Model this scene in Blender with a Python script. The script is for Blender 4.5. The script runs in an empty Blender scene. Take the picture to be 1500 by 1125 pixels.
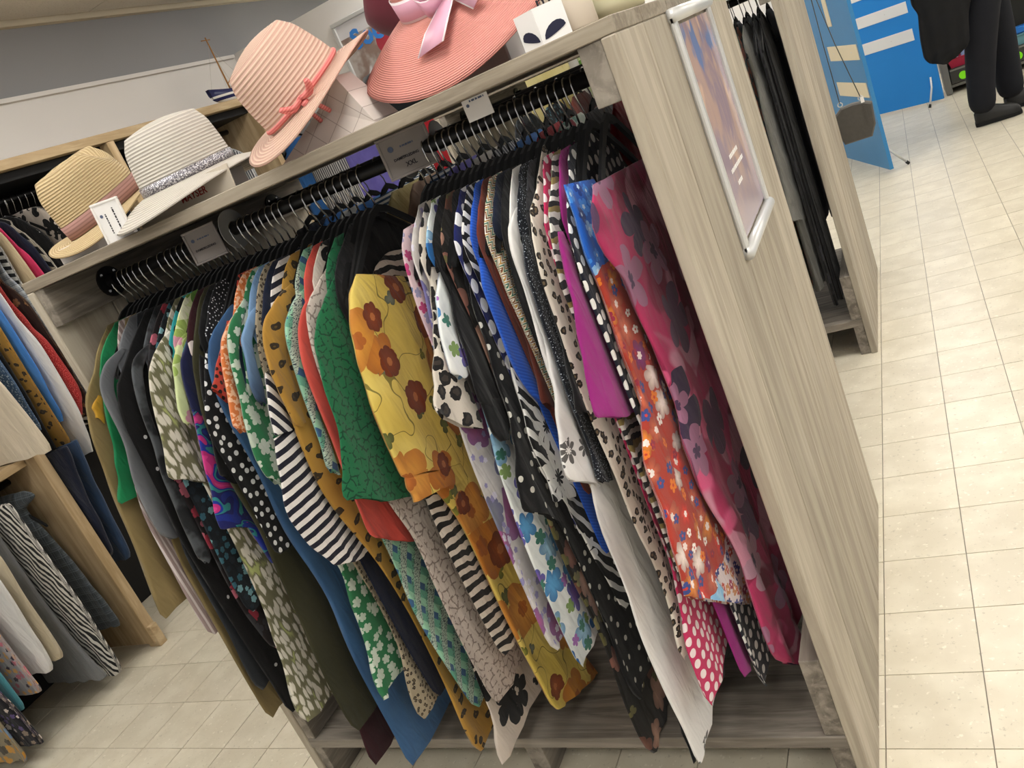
import bpy, bmesh, math, random
from mathutils import Vector, Matrix
random.seed(7)
PI = math.pi
sc = bpy.context.scene
col = sc.collection

# ---------------------------------------------------------------- camera
FPX, CX, CY = 1235.0, 750.0, 562.5
CAM = Vector((0.0, 0.0, 1.45))
RC = Matrix(((0.85268615, 0.3558377, -0.38249949),      # camera right in world
             (-0.20675442, -0.44253212, -0.87259265),   # camera down in world
             (-0.47976967, 0.82313113, -0.30376999)))   # camera forward in world
cam_d = bpy.data.cameras.new('camera')
cam_d.sensor_width = 36.0
cam_d.lens = FPX / 1500.0 * 36.0
cam_d.clip_start = 0.02
cam_o = bpy.data.objects.new('camera', cam_d)
col.objects.link(cam_o)
r0, r1, r2 = RC[0], RC[1], RC[2]
cam_o.matrix_world = Matrix(((r0[0], -r1[0], -r2[0], CAM[0]),
                             (r0[1], -r1[1], -r2[1], CAM[1]),
                             (r0[2], -r1[2], -r2[2], CAM[2]),
                             (0, 0, 0, 1)))
sc.camera = cam_o

def ray(px):
    v = Vector((px[0] - CX, px[1] - CY, FPX))
    return r0 * v[0] + r1 * v[1] + r2 * v[2]
def at(px, axis, val):
    r = ray(px)
    t = (val - CAM[axis]) / r[axis]
    return CAM + r * t
def proj(p):
    d = Vector(p) - CAM
    z = d.dot(r2)
    return (CX + FPX * d.dot(r0) / z, CY + FPX * d.dot(r1) / z, z)

# ---------------------------------------------------------------- world, exposure
w = bpy.data.worlds.new('shop_ambient')
sc.world = w
w.use_nodes = True
w.node_tree.nodes['Background'].inputs[0].default_value = (1.0, 0.985, 0.965, 1)
w.node_tree.nodes['Background'].inputs[1].default_value = 0.46
sc.view_settings.view_transform = 'Standard'
sc.view_settings.look = 'None'
sc.view_settings.gamma = 1.0
sc.view_settings.use_curve_mapping = False
sc.view_settings.exposure = 0.08

# ceiling panel lamps are built with the ceiling below
LAMP_POWER = 18.0

# ---------------------------------------------------------------- helpers
def lin(c):
    if isinstance(c, str):
        c = c.lstrip('#')
        c = [int(c[i:i + 2], 16) / 255 for i in (0, 2, 4)]
    return tuple((x / 12.92 if x <= 0.04045 else ((x + 0.055) / 1.055) ** 2.4) for x in c) + (1.0,)

class S:
    """a socket that can be calculated with"""
    def __init__(s, g, sock): s.g, s.k = g, sock
    def _m(s, op, *a): return s.g.math(op, s, *a)
    def __add__(s, o): return s._m('ADD', o)
    def __radd__(s, o): return s._m('ADD', o)
    def __sub__(s, o): return s._m('SUBTRACT', o)
    def __rsub__(s, o): return s.g.math('SUBTRACT', o, s)
    def __mul__(s, o): return s._m('MULTIPLY', o)
    def __rmul__(s, o): return s._m('MULTIPLY', o)
    def __truediv__(s, o): return s._m('DIVIDE', o)
    def __lt__(s, o): return s._m('LESS_THAN', o)
    def __gt__(s, o): return s._m('GREATER_THAN', o)
    def sin(s): return s._m('SINE')
    def abs(s): return s._m('ABSOLUTE')
    def frac(s): return s._m('FRACT')
    def floor(s): return s._m('FLOOR')
    def pow(s, e): return s._m('POWER', e)

class G:
    def __init__(g, tree):
        g.t = tree
        g.n = tree.nodes
        g.l = tree.links
    def new(g, typ, **kw):
        n = g.n.new(typ)
        for k, v in kw.items(): setattr(n, k, v)
        return n
    def put(g, inp, v):
        if isinstance(v, S): g.l.new(v.k, inp)
        elif v is not None:
            if isinstance(v, str): v = lin(v)
            inp.default_value = v
    def math(g, op, *a):
        n = g.new('ShaderNodeMath', operation=op)
        for i, v in enumerate(a): g.put(n.inputs[i], v)
        return S(g, n.outputs[0])
    def uv(g):
        n = g.new('ShaderNodeUVMap', uv_map='UVMap')
        x = g.new('ShaderNodeSeparateXYZ'); g.l.new(n.outputs[0], x.inputs[0])
        return S(g, x.outputs[0]), S(g, x.outputs[1])
    def obj(g):
        n = g.new('ShaderNodeTexCoord')
        x = g.new('ShaderNodeSeparateXYZ'); g.l.new(n.outputs['Object'], x.inputs[0])
        return S(g, x.outputs[0]), S(g, x.outputs[1]), S(g, x.outputs[2])
    def rnd(g):
        return S(g, g.new('ShaderNodeObjectInfo').outputs['Random'])
    def xyz(g, x, y, z=0.0):
        n = g.new('ShaderNodeCombineXYZ')
        for i, v in enumerate((x, y, z)): g.put(n.inputs[i], v)
        return S(g, n.outputs[0])
    def noise(g, v, scale, detail=2.0, rough=0.5, dist=0.0):
        n = g.new('ShaderNodeTexNoise')
        g.put(n.inputs['Vector'], v)
        n.inputs['Scale'].default_value = scale
        n.inputs['Detail'].default_value = detail
        n.inputs['Roughness'].default_value = rough
        n.inputs['Distortion'].default_value = dist
        return S(g, n.outputs[0])
    def voro(g, v, scale=1.0, rand=1.0, feature='F1', out='Distance'):
        n = g.new('ShaderNodeTexVoronoi', voronoi_dimensions='2D', feature=feature)
        g.put(n.inputs['Vector'], v)
        n.inputs['Scale'].default_value = scale
        n.inputs['Randomness'].default_value = rand
        return n
    def mix(g, f, a, b):
        n = g.new('ShaderNodeMix', data_type='RGBA')
        g.put(n.inputs[0], f)
        g.put(n.inputs[6], a)
        g.put(n.inputs[7], b)
        return S(g, n.outputs[2])
    def sep(g, v):
        x = g.new('ShaderNodeSeparateXYZ'); g.l.new(v.k if isinstance(v, S) else v, x.inputs[0])
        return S(g, x.outputs[0]), S(g, x.outputs[1]), S(g, x.outputs[2])
    def smooth(g, v, a, b):
        n = g.new('ShaderNodeMapRange', interpolation_type='SMOOTHSTEP')
        g.put(n.inputs[0], v); n.inputs[1].default_value = a; n.inputs[2].default_value = b
        return S(g, n.outputs[0])

MATS = {}
def mat(name, fn, rough=0.8, metal=0.0, spec=0.3, sheen=0.0, bump=None, trans=0.0, alpha=None, emit=None):
    """fn(g) -> colour socket or hex"""
    if name in MATS: return MATS[name]
    m = bpy.data.materials.new(name)
    m.use_nodes = True
    g = G(m.node_tree)
    b = m.node_tree.nodes['Principled BSDF']
    c = fn(g) if callable(fn) else fn
    g.put(b.inputs['Base Color'], c)
    b.inputs['Roughness'].default_value = rough
    b.inputs['Metallic'].default_value = metal
    b.inputs['Specular IOR Level'].default_value = spec
    if sheen:
        b.inputs['Sheen Weight'].default_value = sheen
    if trans: b.inputs['Transmission Weight'].default_value = trans
    if alpha is not None: b.inputs['Alpha'].default_value = alpha
    if emit:
        g.put(b.inputs['Emission Color'], emit[0]); b.inputs['Emission Strength'].default_value = emit[1]
    if bump:
        h = bump[0](g)
        n = g.new('ShaderNodeBump')
        n.inputs['Strength'].default_value = bump[1]
        n.inputs['Distance'].default_value = bump[2]
        g.put(n.inputs['Height'], h)
        g.l.new(n.outputs[0], b.inputs['Normal'])
    MATS[name] = m
    return m

def mesh(name, verts, faces, smooth=False, uv=None):
    me = bpy.data.meshes.new(name)
    me.from_pydata([tuple(v) for v in verts], [], faces)
    if uv:
        l = me.uv_layers.new(name='UVMap')
        for lp in me.loops: l.data[lp.index].uv = uv[lp.vertex_index]
    if smooth:
        for p in me.polygons: p.use_smooth = True
    me.update()
    return me
def obj(name, me, m=None, parent=None, loc=None, rot=None):
    o = bpy.data.objects.new(name, me)
    col.objects.link(o)
    if m is not None:
        if not me.materials: me.materials.append(m)
    if parent is not None: o.parent = parent
    if loc is not None: o.location = loc
    if rot is not None: o.rotation_euler = rot
    return o
def thing(name, label, cat, loc=(0, 0, 0), rot=(0, 0, 0), group=None):
    o = bpy.data.objects.new(name, None)
    o.empty_display_size = 0.05
    col.objects.link(o)
    o.location = loc; o.rotation_euler = rot
    return tag(o, label, cat, group)
def tag(o, label, cat, group=None):
    o['label'] = label; o['category'] = cat
    if group: o['group'] = group
    return o
def struct(o):
    o['kind'] = 'structure'
    return o
def boxmesh(name, x0, x1, y0, y1, z0, z1, bevel=0.0):
    bm = bmesh.new()
    bmesh.ops.create_cube(bm, size=1)
    for v in bm.verts:
        v.co = Vector(((x0 + x1) / 2 + v.co.x * (x1 - x0), (y0 + y1) / 2 + v.co.y * (y1 - y0), (z0 + z1) / 2 + v.co.z * (z1 - z0)))
    if bevel:
        bmesh.ops.bevel(bm, geom=bm.edges[:], offset=bevel, segments=1, affect='EDGES')
    me = bpy.data.meshes.new(name)
    bm.to_mesh(me); bm.free()
    return me
def box(name, x0, x1, y0, y1, z0, z1, m, parent=None, bevel=0.0, origin=True):
    """box mesh object with its origin at its own centre, so that object coordinates are local"""
    c = Vector(((x0 + x1) / 2, (y0 + y1) / 2, (z0 + z1) / 2))
    hx, hy, hz = (x1 - x0) / 2, (y1 - y0) / 2, (z1 - z0) / 2
    me = boxmesh(name, -hx, hx, -hy, hy, -hz, hz, bevel)
    return obj(name, me, m, parent, c)
def tube(pts, r, n=8, closed=False, cap=True):
    """tube along a polyline -> verts, faces"""
    pts = [Vector(p) for p in pts]
    N = len(pts)
    verts, faces = [], []
    up = None
    for i, p in enumerate(pts):
        a = pts[i - 1] if (i > 0 or closed) else pts[i]
        b = pts[(i + 1) % N] if (i < N - 1 or closed) else pts[i]
        d = (b - a).normalized()
        if up is None:
            up = d.orthogonal().normalized()
        up = (up - d * up.dot(d))
        if up.length < 1e-5: up = d.orthogonal()
        up.normalize()
        s = d.cross(up)
        rr = r[i] if isinstance(r, (list, tuple)) else r
        for k in range(n):
            t = 2 * PI * k / n
            verts.append(p + (up * math.cos(t) + s * math.sin(t)) * rr)
    for i in range(N if closed else N - 1):
        for k in range(n):
            a, b = i * n + k, i * n + (k + 1) % n
            c, d = ((i + 1) % N) * n + (k + 1) % n, ((i + 1) % N) * n + k
            faces.append((a, b, c, d))
    if cap and not closed:
        faces.append(tuple(range(n))[::-1])
        faces.append(tuple((N - 1) * n + k for k in range(n)))
    return verts, faces
def tube_obj(name, pts, r, m, parent=None, n=8, closed=False):
    v, f = tube(pts, r, n, closed)
    return obj(name, mesh(name, v, f, True), m, parent)
def joinvf(lst):
    V, F = [], []
    for v, f in lst:
        o = len(V)
        V += list(v); F += [tuple(i + o for i in q) for q in f]
    return V, F
def revolve(prof, n=32, cap_top=False):
    """profile [(r,z)] -> verts, faces round z"""
    V, F = [], []
    for r, z in prof:
        for k in range(n):
            t = 2 * PI * k / n
            V.append(Vector((r * math.cos(t), r * math.sin(t), z)))
    for i in range(len(prof) - 1):
        for k in range(n):
            F.append((i * n + k, i * n + (k + 1) % n, (i + 1) * n + (k + 1) % n, (i + 1) * n + k))
    if cap_top:
        F.append(tuple((len(prof) - 1) * n + k for k in range(n)))
    return V, F
def solid(o, t, offset=-1.0):
    md = o.modifiers.new('thickness', 'SOLIDIFY'); md.thickness = t; md.offset = offset
    return o
def textobj(name, body, size, m, parent, matrix, extrude=0.0003, align='CENTER', bold=0.0):
    cu = bpy.data.curves.new(name, 'FONT')
    cu.body = body; cu.size = size; cu.align_x = align; cu.align_y = 'CENTER'
    cu.extrude = extrude; cu.offset = bold; cu.resolution_u = 2
    tmp = bpy.data.objects.new(name, cu)
    me = bpy.data.meshes.new_from_object(tmp)
    bpy.data.objects.remove(tmp)
    o = bpy.data.objects.new(name, me)
    col.objects.link(o)
    me.materials.clear(); me.materials.append(m)
    o.parent = parent
    o.matrix_local = matrix
    return o
def copytree(o, parent=None):
    c = o.copy(); col.objects.link(c); c.parent = parent
    for ch in list(o.children): copytree(ch, c)
    return c

# ---------------------------------------------------------------- materials of the place
def wood(name, axis, base, dark, light, scale=1.0, rough=0.7):
    def fn(g):
        c = list(g.obj()); r = g.rnd()
        v = [x * (1.6 if i == axis else 22.0) * scale for i, x in enumerate(c)]
        v[(axis + 1) % 3] = v[(axis + 1) % 3] + r * 37.0
        p = g.xyz(*v)
        n1 = g.noise(p, 1.0, 5.0, 0.62, 1.2)
        n2 = g.noise(p, 4.5, 3.0, 0.6, 0.3)
        big = g.noise(g.xyz(*[x * (1.2 if i == axis else 5.0) + r * 11.0 for i, x in enumerate(c)]), 1.6, 2.0)
        k = g.mix(g.smooth(n1, 0.36, 0.68), dark, base)
        k = g.mix(g.smooth(n2, 0.5, 0.8) * 0.55, k, light)
        k = g.mix(g.smooth(big, 0.5, 0.75) * 0.5, k, light)
        kn = g.new('ShaderNodeTexVoronoi')
        g.put(kn.inputs['Vector'], g.xyz(*[x * (3.0 if i == axis else 7.0) + r * 5.0 for i, x in enumerate(c)]))
        kn.inputs['Scale'].default_value = 1.0
        knot = g.smooth(S(g, kn.outputs['Distance']), 0.13, 0.05)
        k = g.mix(knot * 0.45, k, dark)
        hs = g.new('ShaderNodeHueSaturation')
        g.put(hs.inputs['Value'], r * 0.26 + 0.87)
        g.put(hs.inputs['Color'], k)
        return S(g, hs.outputs[0])
    def bp(g):
        c = list(g.obj())
        return g.noise(g.xyz(*[x * (2.0 if i == axis else 40.0) for i, x in enumerate(c)]), 1.5, 4.0, 0.6, 0.6)
    return mat(name, fn, rough, bump=(bp, 0.35, 0.002))
GW = [wood('grey_wood_%s' % 'xyz'[a], a, '#aca392', '#93897a', '#bdb4a4') for a in range(3)]
GD = [wood('shelf_wood_%s' % 'xyz'[a], a, '#8b8378', '#625b52', '#a59c90') for a in range(3)]
GT_ = wood('top_board_wood', 0, '#958b7b', '#776d5f', '#aaa090')
PW = [wood('pine_wood_%s' % 'xyz'[a], a, '#bda582', '#9f8763', '#d2bd9a', 0.8) for a in range(3)]
M_seam = mat('seam_shade_dark', '#4a433a', 0.9)  # dark colour standing in for shade inside the plank gaps
M_black = mat('black_metal', '#0c0c0e', 0.45, 0.0, 0.4)
M_chrome = mat('chrome_wire', '#c9c9c9', 0.22, 1.0)
M_velvet = mat('black_velvet', '#0b0b0d', 0.95, 0.0, 0.15, sheen=0.12)
M_gloss = mat('black_gloss_plastic', '#0a0a0a', 0.22, 0.0, 0.5)
M_white = mat('white_plastic', '#e4e1dd', 0.35)
M_clear = mat('clear_acrylic', '#f2f2f2', 0.08, trans=0.85)
M_alu = mat('brushed_aluminium', '#cfcfcd', 0.35, 0.3)
M_ink = mat('dark_print', '#2b2a30', 0.8)
M_card = mat('grey_card', '#8f8885', 0.6)
M_cardw = mat('white_card', '#dcd8d6', 0.6)
M_paper = mat('white_paper', '#e8e6e4', 0.7)
M_logo = mat('logo_blue_grey', '#56607a', 0.7)

def tile_col(g, c, r):
    x, y, z = c
    p = g.xyz(x + r * 7.0, y + r * 3.0, 0.0)
    n = g.noise(p, 9.0, 3.0)
    k = g.mix(g.smooth(n, 0.35, 0.7), '#cfc6b1', '#dad2be')
    sp = g.noise(p, 75.0, 3.0, 0.7)
    k = g.mix(g.smooth(sp, 0.60, 0.70) * 0.55, k, '#a49b88')
    sp2 = g.noise(g.xyz(x + 3.7, y + r * 5.0, 0.3), 60.0, 2.0, 0.6)
    k = g.mix(g.smooth(sp2, 0.62, 0.72) * 0.6, k, '#ece5d4')
    hs = g.new('ShaderNodeHueSaturation')
    g.put(hs.inputs['Value'], r * 0.07 + 0.965)
    g.put(hs.inputs['Color'], k)
    return S(g, hs.outputs[0])
M_tile = mat('vinyl_tile', lambda g: tile_col(g, g.obj(), g.rnd()), 0.3, 0.0, 0.35)
TX, TY, TX0, TY0 = 0.1945, 0.2045, -0.3255, 1.345
def floor_fn(g):
    x, y, z = g.obj()
    fx = ((x - TX0) / TX).frac(); fy = ((y - TY0) / TY).frac()
    e = 0.008
    ln = g.math('MAXIMUM', g.math('MAXIMUM', fx < e, fx > 1 - e), g.math('MAXIMUM', fy < e, fy > 1 - e))
    wn = g.new('ShaderNodeTexWhiteNoise', noise_dimensions='2D')
    g.put(wn.inputs['Vector'], g.xyz(((x - TX0) / TX).floor(), ((y - TY0) / TY).floor()))
    k = tile_col(g, (x, y, z), S(g, wn.outputs[0]))
    return g.mix(ln, k, '#8d8474')
M_floor = mat('tiled_floor', floor_fn, 0.32, 0.0, 0.35)

# ---------------------------------------------------------------- floor
FZ = -0.004
fl = struct(obj('floor', mesh('floor', [(-6, -3, FZ), (6, -3, FZ), (6, 14, FZ), (-6, 14, FZ)], [(0, 1, 2, 3)]), M_floor))
tiles = []
for i in range(-18, 12):
    for j in range(-4, 34):
        cx, cy = TX0 + (i + 0.5) * TX, TY0 + (j + 0.5) * TY
        if (Vector((cx, cy, 0)) - CAM).dot(r2) < 0.5: continue
        ps = [proj((cx + a * TX / 2, cy + b * TY / 2, 0)) for a, b in ((-1, -1), (1, -1), (1, 1), (-1, 1))]
        if max(p[0] for p in ps) < -10 or min(p[0] for p in ps) > 1510 or max(p[1] for p in ps) < 0 or min(p[1] for p in ps) > 1130: continue
        if -1.62 < cx < -0.45 and 1.55 < cy < 2.15: continue
        ar = abs(sum(ps[k][0] * ps[(k + 1) % 4][1] - ps[(k + 1) % 4][0] * ps[k][1] for k in range(4))) / 2
        tiles.append((ar, cx, cy))
tiles.sort(reverse=True)
tm = boxmesh('tile', -TX / 2 + 0.0012, TX / 2 - 0.0012, -TY / 2 + 0.0012, TY / 2 - 0.0012, -0.004, 0.0)
tm.materials.append(M_tile)
for ar, cx, cy in tiles[:290]:
    obj('tile', tm, None, fl, (cx, cy, 0.0))

# ---------------------------------------------------------------- walls and ceiling
WX = -3.66
M_greywall = mat('grey_painted_wall', lambda g: g.mix(g.noise(g.xyz(*g.obj()), 1.5), '#8e8e90', '#98989a'), 0.75)
M_whitewall = mat('white_painted_wall', lambda g: g.mix(g.noise(g.xyz(*g.obj()), 2.0), '#dedad6', '#e6e3df'), 0.7)
struct(box('wall_left', WX - 0.1, WX, -1.0, 10.0, 0, 2.33, M_whitewall))
gb = struct(box('trim_1', WX - 0.1, WX + 0.012, -1.0, 10.0, 2.325, 2.66, M_greywall))
struct(box('trim_2', WX - 0.05, WX + 0.022, -1.0, 4.7, 2.305, 2.325, M_whitewall))
M_ceil = mat('ceiling_tile', lambda g: g.mix(g.smooth(g.noise(g.xyz(*g.obj()), 120.0, 2.0), 0.55, 0.7), '#d6cfc2', '#c4bdb0'), 0.9)
ceil = struct(box('ceiling', -3.9, 4.0, -3, 12, 2.68, 2.76, mat('ceiling_void', '#b9b2a6', 0.9)))
ct = boxmesh('ceiling_tile', -0.297, 0.297, -0.597, 0.597, -0.01, 0.01); ct.materials.append(M_ceil)
for i in range(3):
    for j in range(6):
        obj('ceiling_tile', ct, None, ceil, (WX + 0.06 + 0.3 + i * 0.6 - ceil.location.x, 1.9 + j * 1.2 - ceil.location.y, 2.665 - ceil.location.z))
struct(box('trim_3', WX, WX + 0.05, -1, 10, 2.63, 2.66, mat('ceiling_edge_rail', '#cfc4ae', 0.7)))
# recessed lamps in the ceiling, all out of view
M_lamp = mat('lamp_diffuser', '#ffffff', 0.5, emit=((1.0, 0.975, 0.93, 1), LAMP_POWER))
lm = boxmesh('diffuser', -0.28, 0.28, -0.28, 0.28, -0.006, 0.006); lm.materials.append(M_lamp)
fm = boxmesh('frame', -0.31, 0.31, -0.31, 0.31, -0.004, 0.012); fm.materials.append(M_white)
for x in (-2.1, -0.2, 1.7, 3.3):  # rightmost column added to make the light from the right stronger
    for y in (-0.9, 0.75, 2.7, 4.7, 6.9, 9.0):
        t = thing('ceiling_lamp', 'unseen square white recessed lamp in the tiled ceiling', 'lamp', (x, y, 2.66), group='ceiling lamps')
        obj('frame', fm, None, t, (0, 0, 0))
        obj('diffuser', lm, None, t, (0, 0, -0.008))
# white partition standing out from the left wall
struct(box('wall_back', WX, -1.2, 4.72, 4.80, 0, 2.33, M_whitewall))

# ---------------------------------------------------------------- clothes racks of grey planks
RX0, RX1, RY0, RY1, RZ = -1.757, -0.338, 1.23, 2.226, 1.49
def make_rack(dy, label):
    t = thing('clothes_rack', label, 'rack', ((RX0 + RX1) / 2, RY0 + dy, 0))
    o = t.location
    def part(name, x0, x1, y0, y1, z0, z1, m, bevel=0.0015):
        b = box(name, x0, x1, y0 + dy, y1 + dy, z0, z1, m, t, bevel)
        b.location = b.location - o
        return b
    for (xa, xb) in ((RX1 - 0.024, RX1), (RX0, RX0 + 0.024)):
        ys = [RY0, 1.40, 1.593, 1.80, 1.99, RY1]
        for a, b in zip(ys, ys[1:]):
            part('side_plank', xa, xb, a + (0.0014 if a > RY0 else 0), b - (0.0014 if b < RY1 else 0), 0.0, 1.4655, GW[2], 0.0022)
        for a in ys[1:-1]:  # added dark strips, keep light from leaking through the gaps between planks
            part('seam_shade_strip', (xa + xb) / 2 - 0.003, (xa + xb) / 2 + 0.003, a - 0.006, a + 0.006, 0.002, 1.463, M_seam, 0.0)
    ys = [RY0, 1.40, 1.593, 1.80, 1.99, RY1]
    for a, b in zip(ys, ys[1:]):
        part('top_plank', RX0, RX1, a + 0.0014, b - 0.0014, 1.466, RZ, GT_)
        part('shelf_plank', RX0 + 0.024, RX1 - 0.024, a + 0.001, b - 0.001, 0.124, 0.153, GD[0])
    for xa, xb in ((RX1 - 0.062, RX1 - 0.024), (RX0 + 0.024, RX0 + 0.052)):
        part('brace', xa, xb, RY0 + 0.004, RY1 - 0.004, 1.377, 1.4655, GD[1])
        part('brace', xa, xb, RY0 + 0.004, RY1 - 0.004, 0.1535, 0.335, GD[1])
        part('foot_board', xa, xb, RY0 + 0.006, RY1 - 0.006, 0.0, 0.1235, GD[1])
    part('foot_board', -1.10, -1.055, RY0 + 0.03, RY1 - 0.03, 0.0, 0.1235, GD[1])
    for ry in (1.40, 2.055):
        v, f = tube([(RX0 + 0.053, ry + dy, 1.42), (RX1 - 0.063, ry + dy, 1.42)], 0.0135, 16)
        v = [p - o for p in v]
        obj('rail', mesh('rail', v, f, True), M_black, t)
        for x, s in ((RX0 + 0.0525, 1), (RX1 - 0.0625, -1)):
            v, f = tube([(x, ry + dy, 1.42), (x + s * 0.005, ry + dy, 1.42), (x + s * 0.007, ry + dy, 1.42), (x + s * 0.03, ry + dy, 1.42)], [0.036, 0.036, 0.019, 0.018], 20)
            v = [p - o for p in v]
            fo = obj('rail_flange', mesh('rail_flange', v, f, False), M_black, t)
            for k in range(4):
                an = PI / 4 + k * PI / 2
                p = Vector((x + s * 0.0055, ry + dy + 0.027 * math.cos(an), 1.42 + 0.027 * math.sin(an))) - o
                v, f = tube([p, p + Vector((s * 0.002, 0, 0))], 0.004, 8)
                obj('screw', mesh('screw', v, f), M_chrome, fo)
    return t
make_rack(0.0, 'grey weathered plank clothes rack with hats standing on its top')
make_rack(2.07, 'grey plank clothes rack with black clothes beyond the poster frame')

# ---------------------------------------------------------------- fabrics (uv is in metres across and down the cloth)
def F(name, fn, rough=0.85, sheen=0.15, weave=0.5):
    def bp(g):
        u, v = g.uv()
        return g.noise(g.xyz(u, v), 900.0, 1.0) * 0.12 + g.noise(g.xyz(u * 1.7 + v * 0.25, v * 0.45), 20.0, 2.0, 0.5, 0.4) * 1.5
    return mat('cloth_' + name, fn, rough, 0.0, 0.2, sheen, bump=(bp, weave, 0.012))
def f_plain(c, c2=None):
    def fn(g):
        u, v = g.uv()
        return g.mix(g.smooth(g.noise(g.xyz(u, v * 0.6), 9.0, 3.0), 0.3, 0.75), c, c2 or c)
    return fn
def f_dots(bg, fg, per, rad, rand=0.25, stag=True):
    def fn(g):
        u, v = g.uv()
        vo = g.voro(g.xyz(u, v * 0.92), 1.0 / per, rand)
        return g.mix(S(g, vo.outputs['Distance']) < rad, bg, fg)
    return fn
def f_stripes(a, b, per, duty=0.5, ang=0.0, wob=0.0):
    def fn(g):
        u, v = g.uv()
        k = u * math.sin(ang) + v * math.cos(ang)
        if wob: k = k + g.noise(g.xyz(u, v), 14.0) * wob
        return g.mix((k / per).frac() < duty, a, b)
    return fn
def f_multistripe(cols, per, ang=0.0, chev=0.0, chper=0.02, wob=0.0):
    def fn(g):
        u, v = g.uv()
        k = u * math.sin(ang) + v * math.cos(ang)
        if chev:
            side = u * math.cos(ang) - v * math.sin(ang)
            k = k + ((side / chper).frac() - 0.5).abs() * chev
        if wob: k = k + g.noise(g.xyz(u, v), 22.0) * wob
        f = (k / per).frac()
        c = cols[0]
        for i, q in enumerate(cols[1:]):
            c = g.mix(f > (i + 1) / len(cols), c, q)
        return c
    return fn
def f_leopard(bg, ring, core, per, size=0.42, wob=0.35, stretch=1.0):
    def fn(g):
        u, v = g.uv()
        n = g.noise(g.xyz(u, v), 1.8 / per, 2.0) - 0.5
        n2 = g.noise(g.xyz(u + 5.0, v), 1.8 / per, 2.0) - 0.5
        p = g.xyz(u + n * (per * wob), v * stretch + n2 * (per * wob))
        vo = g.voro(p, 1.0 / per, 0.85)
        d = S(g, vo.outputs['Distance']) + g.noise(g.xyz(u, v), 3.5 / per, 1.0) * 0.25
        c = g.mix(d < size + 0.12, bg, ring)
        return g.mix(d < size - 0.06, c, core)
    return fn
def f_zebra(a, b, per, warp=2.0, ang=0.3, duty=0.0):
    def fn(g):
        u, v = g.uv()
        n = g.noise(g.xyz(u * 1.3, v * 0.7), 0.35 / per, 2.0, 0.45)
        k = (u * math.sin(ang) + v * math.cos(ang)) * (2 * PI / per) + n * (warp * 2 * PI)
        return g.mix(k.sin() > duty, a, b)
    return fn
def flowers(g, u, v, per, size, petals, lobe, base, cols, centre, seed, dens=1.0, edge=None):
    """one layer of flowers over base"""
    p = g.xyz(u + seed, v + seed * 0.7)
    vo = g.voro(p, 1.0 / per, 0.75)
    cx, cy, _ = g.sep(vo.outputs['Position'])
    dx = (u + seed) - cx; dy = (v + seed * 0.7) - cy
    rc, gc, bc = g.sep(vo.outputs['Color'])
    an = g.math('ARCTAN2', dy, dx)
    d = g.math('SQRT', dx * dx + dy * dy) / per
    pet = ((an * (petals / 2.0) + rc * 6.0).sin()).abs()
    wob = g.noise(g.xyz(u, v), 3.0 / per, 2.0) * 0.14
    R = (pet.pow(0.6) * lobe + (1 - lobe)) * size * (gc * 0.5 + 0.65) + wob - 0.07
    inside = (d < R)
    if dens < 1.0: inside = inside * (bc < dens)
    c = cols[0]
    for i, q in enumerate(cols[1:]):
        c = g.mix(rc > (i + 1) / len(cols), c, q)
    sh = g.smooth(d / R, 0.2, 1.05)
    c = g.mix(sh * 0.55, c, edge or cols[0]) if edge else c
    if centre: c = g.mix(d < R * 0.28, c, centre)
    return g.mix(inside, base, c)
def f_floral(bg, layers, mottled=None):
    def fn(g):
        u, v = g.uv()
        c = g.mix(g.smooth(g.noise(g.xyz(u, v), 16.0, 3.0), 0.4, 0.65), bg, mottled) if mottled else bg
        for i, L in enumerate(layers):
            c = flowers(g, u, v, L['per'], L['size'], L.get('pet', 5), L.get('lobe', 0.35), c, L['cols'], L.get('centre'), 1.37 * (i + 1), L.get('dens', 1.0), L.get('edge'))
        return c
    return fn
def f_lace(a, b, per):
    def fn(g):
        u, v = g.uv()
        n = g.noise(g.xyz(u, v), 40.0, 2.0)
        n2 = g.noise(g.xyz(u + 3.0, v), 40.0, 2.0)
        vo = g.voro(g.xyz(u + n * 0.012, v + n2 * 0.012), 1.0 / per, 1.0, 'DISTANCE_TO_EDGE')
        d = S(g, vo.outputs['Distance'])
        m = g.noise(g.xyz(u, v), 1.6 / per, 2.0)
        return g.mix((d < 0.09) * (m > 0.47), a, b)
    return fn
def f_ikat(bg, c1, acc, per):
    def fn(g):
        u, v = g.uv()
        j = g.noise(g.xyz(u * 260.0, v * 22.0), 1.0, 2.0) - 0.5
        n = g.noise(g.xyz(u, v), 9.0, 1.0) - 0.5
        p = g.xyz(u * 1.35 + n * 0.02, v * 0.5 + j * 0.014)
        vo = g.voro(p, 1.0 / per, 0.7)
        d = S(g, vo.outputs['Distance'])
        c = g.mix(g.smooth(d, 0.30, 0.46), bg, c1)
        ac = g.smooth(g.noise(p, 0.4 / per, 1.0), 0.55, 0.68)
        return g.mix(g.smooth(d, 0.45, 0.62) * ac, c, acc)
    return fn
def f_swirl(cols, sc_, warp=1.2):
    def fn(g):
        u, v = g.uv()
        n = g.noise(g.xyz(u, v), sc_, 1.5, 0.4, warp)
        c = cols[0]
        lo, hi = 0.3, 0.7
        for i, q in enumerate(cols[1:]):
            c = g.mix(n > lo + (hi - lo) * (i + 1) / len(cols), c, q)
        return c
    return fn
def f_specks(bg, fg, sc_, th=0.66):
    def fn(g):
        u, v = g.uv()
        return g.mix(g.smooth(g.noise(g.xyz(u, v), sc_, 1.0), th, th + 0.03), bg, fg)
    return fn
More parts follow.
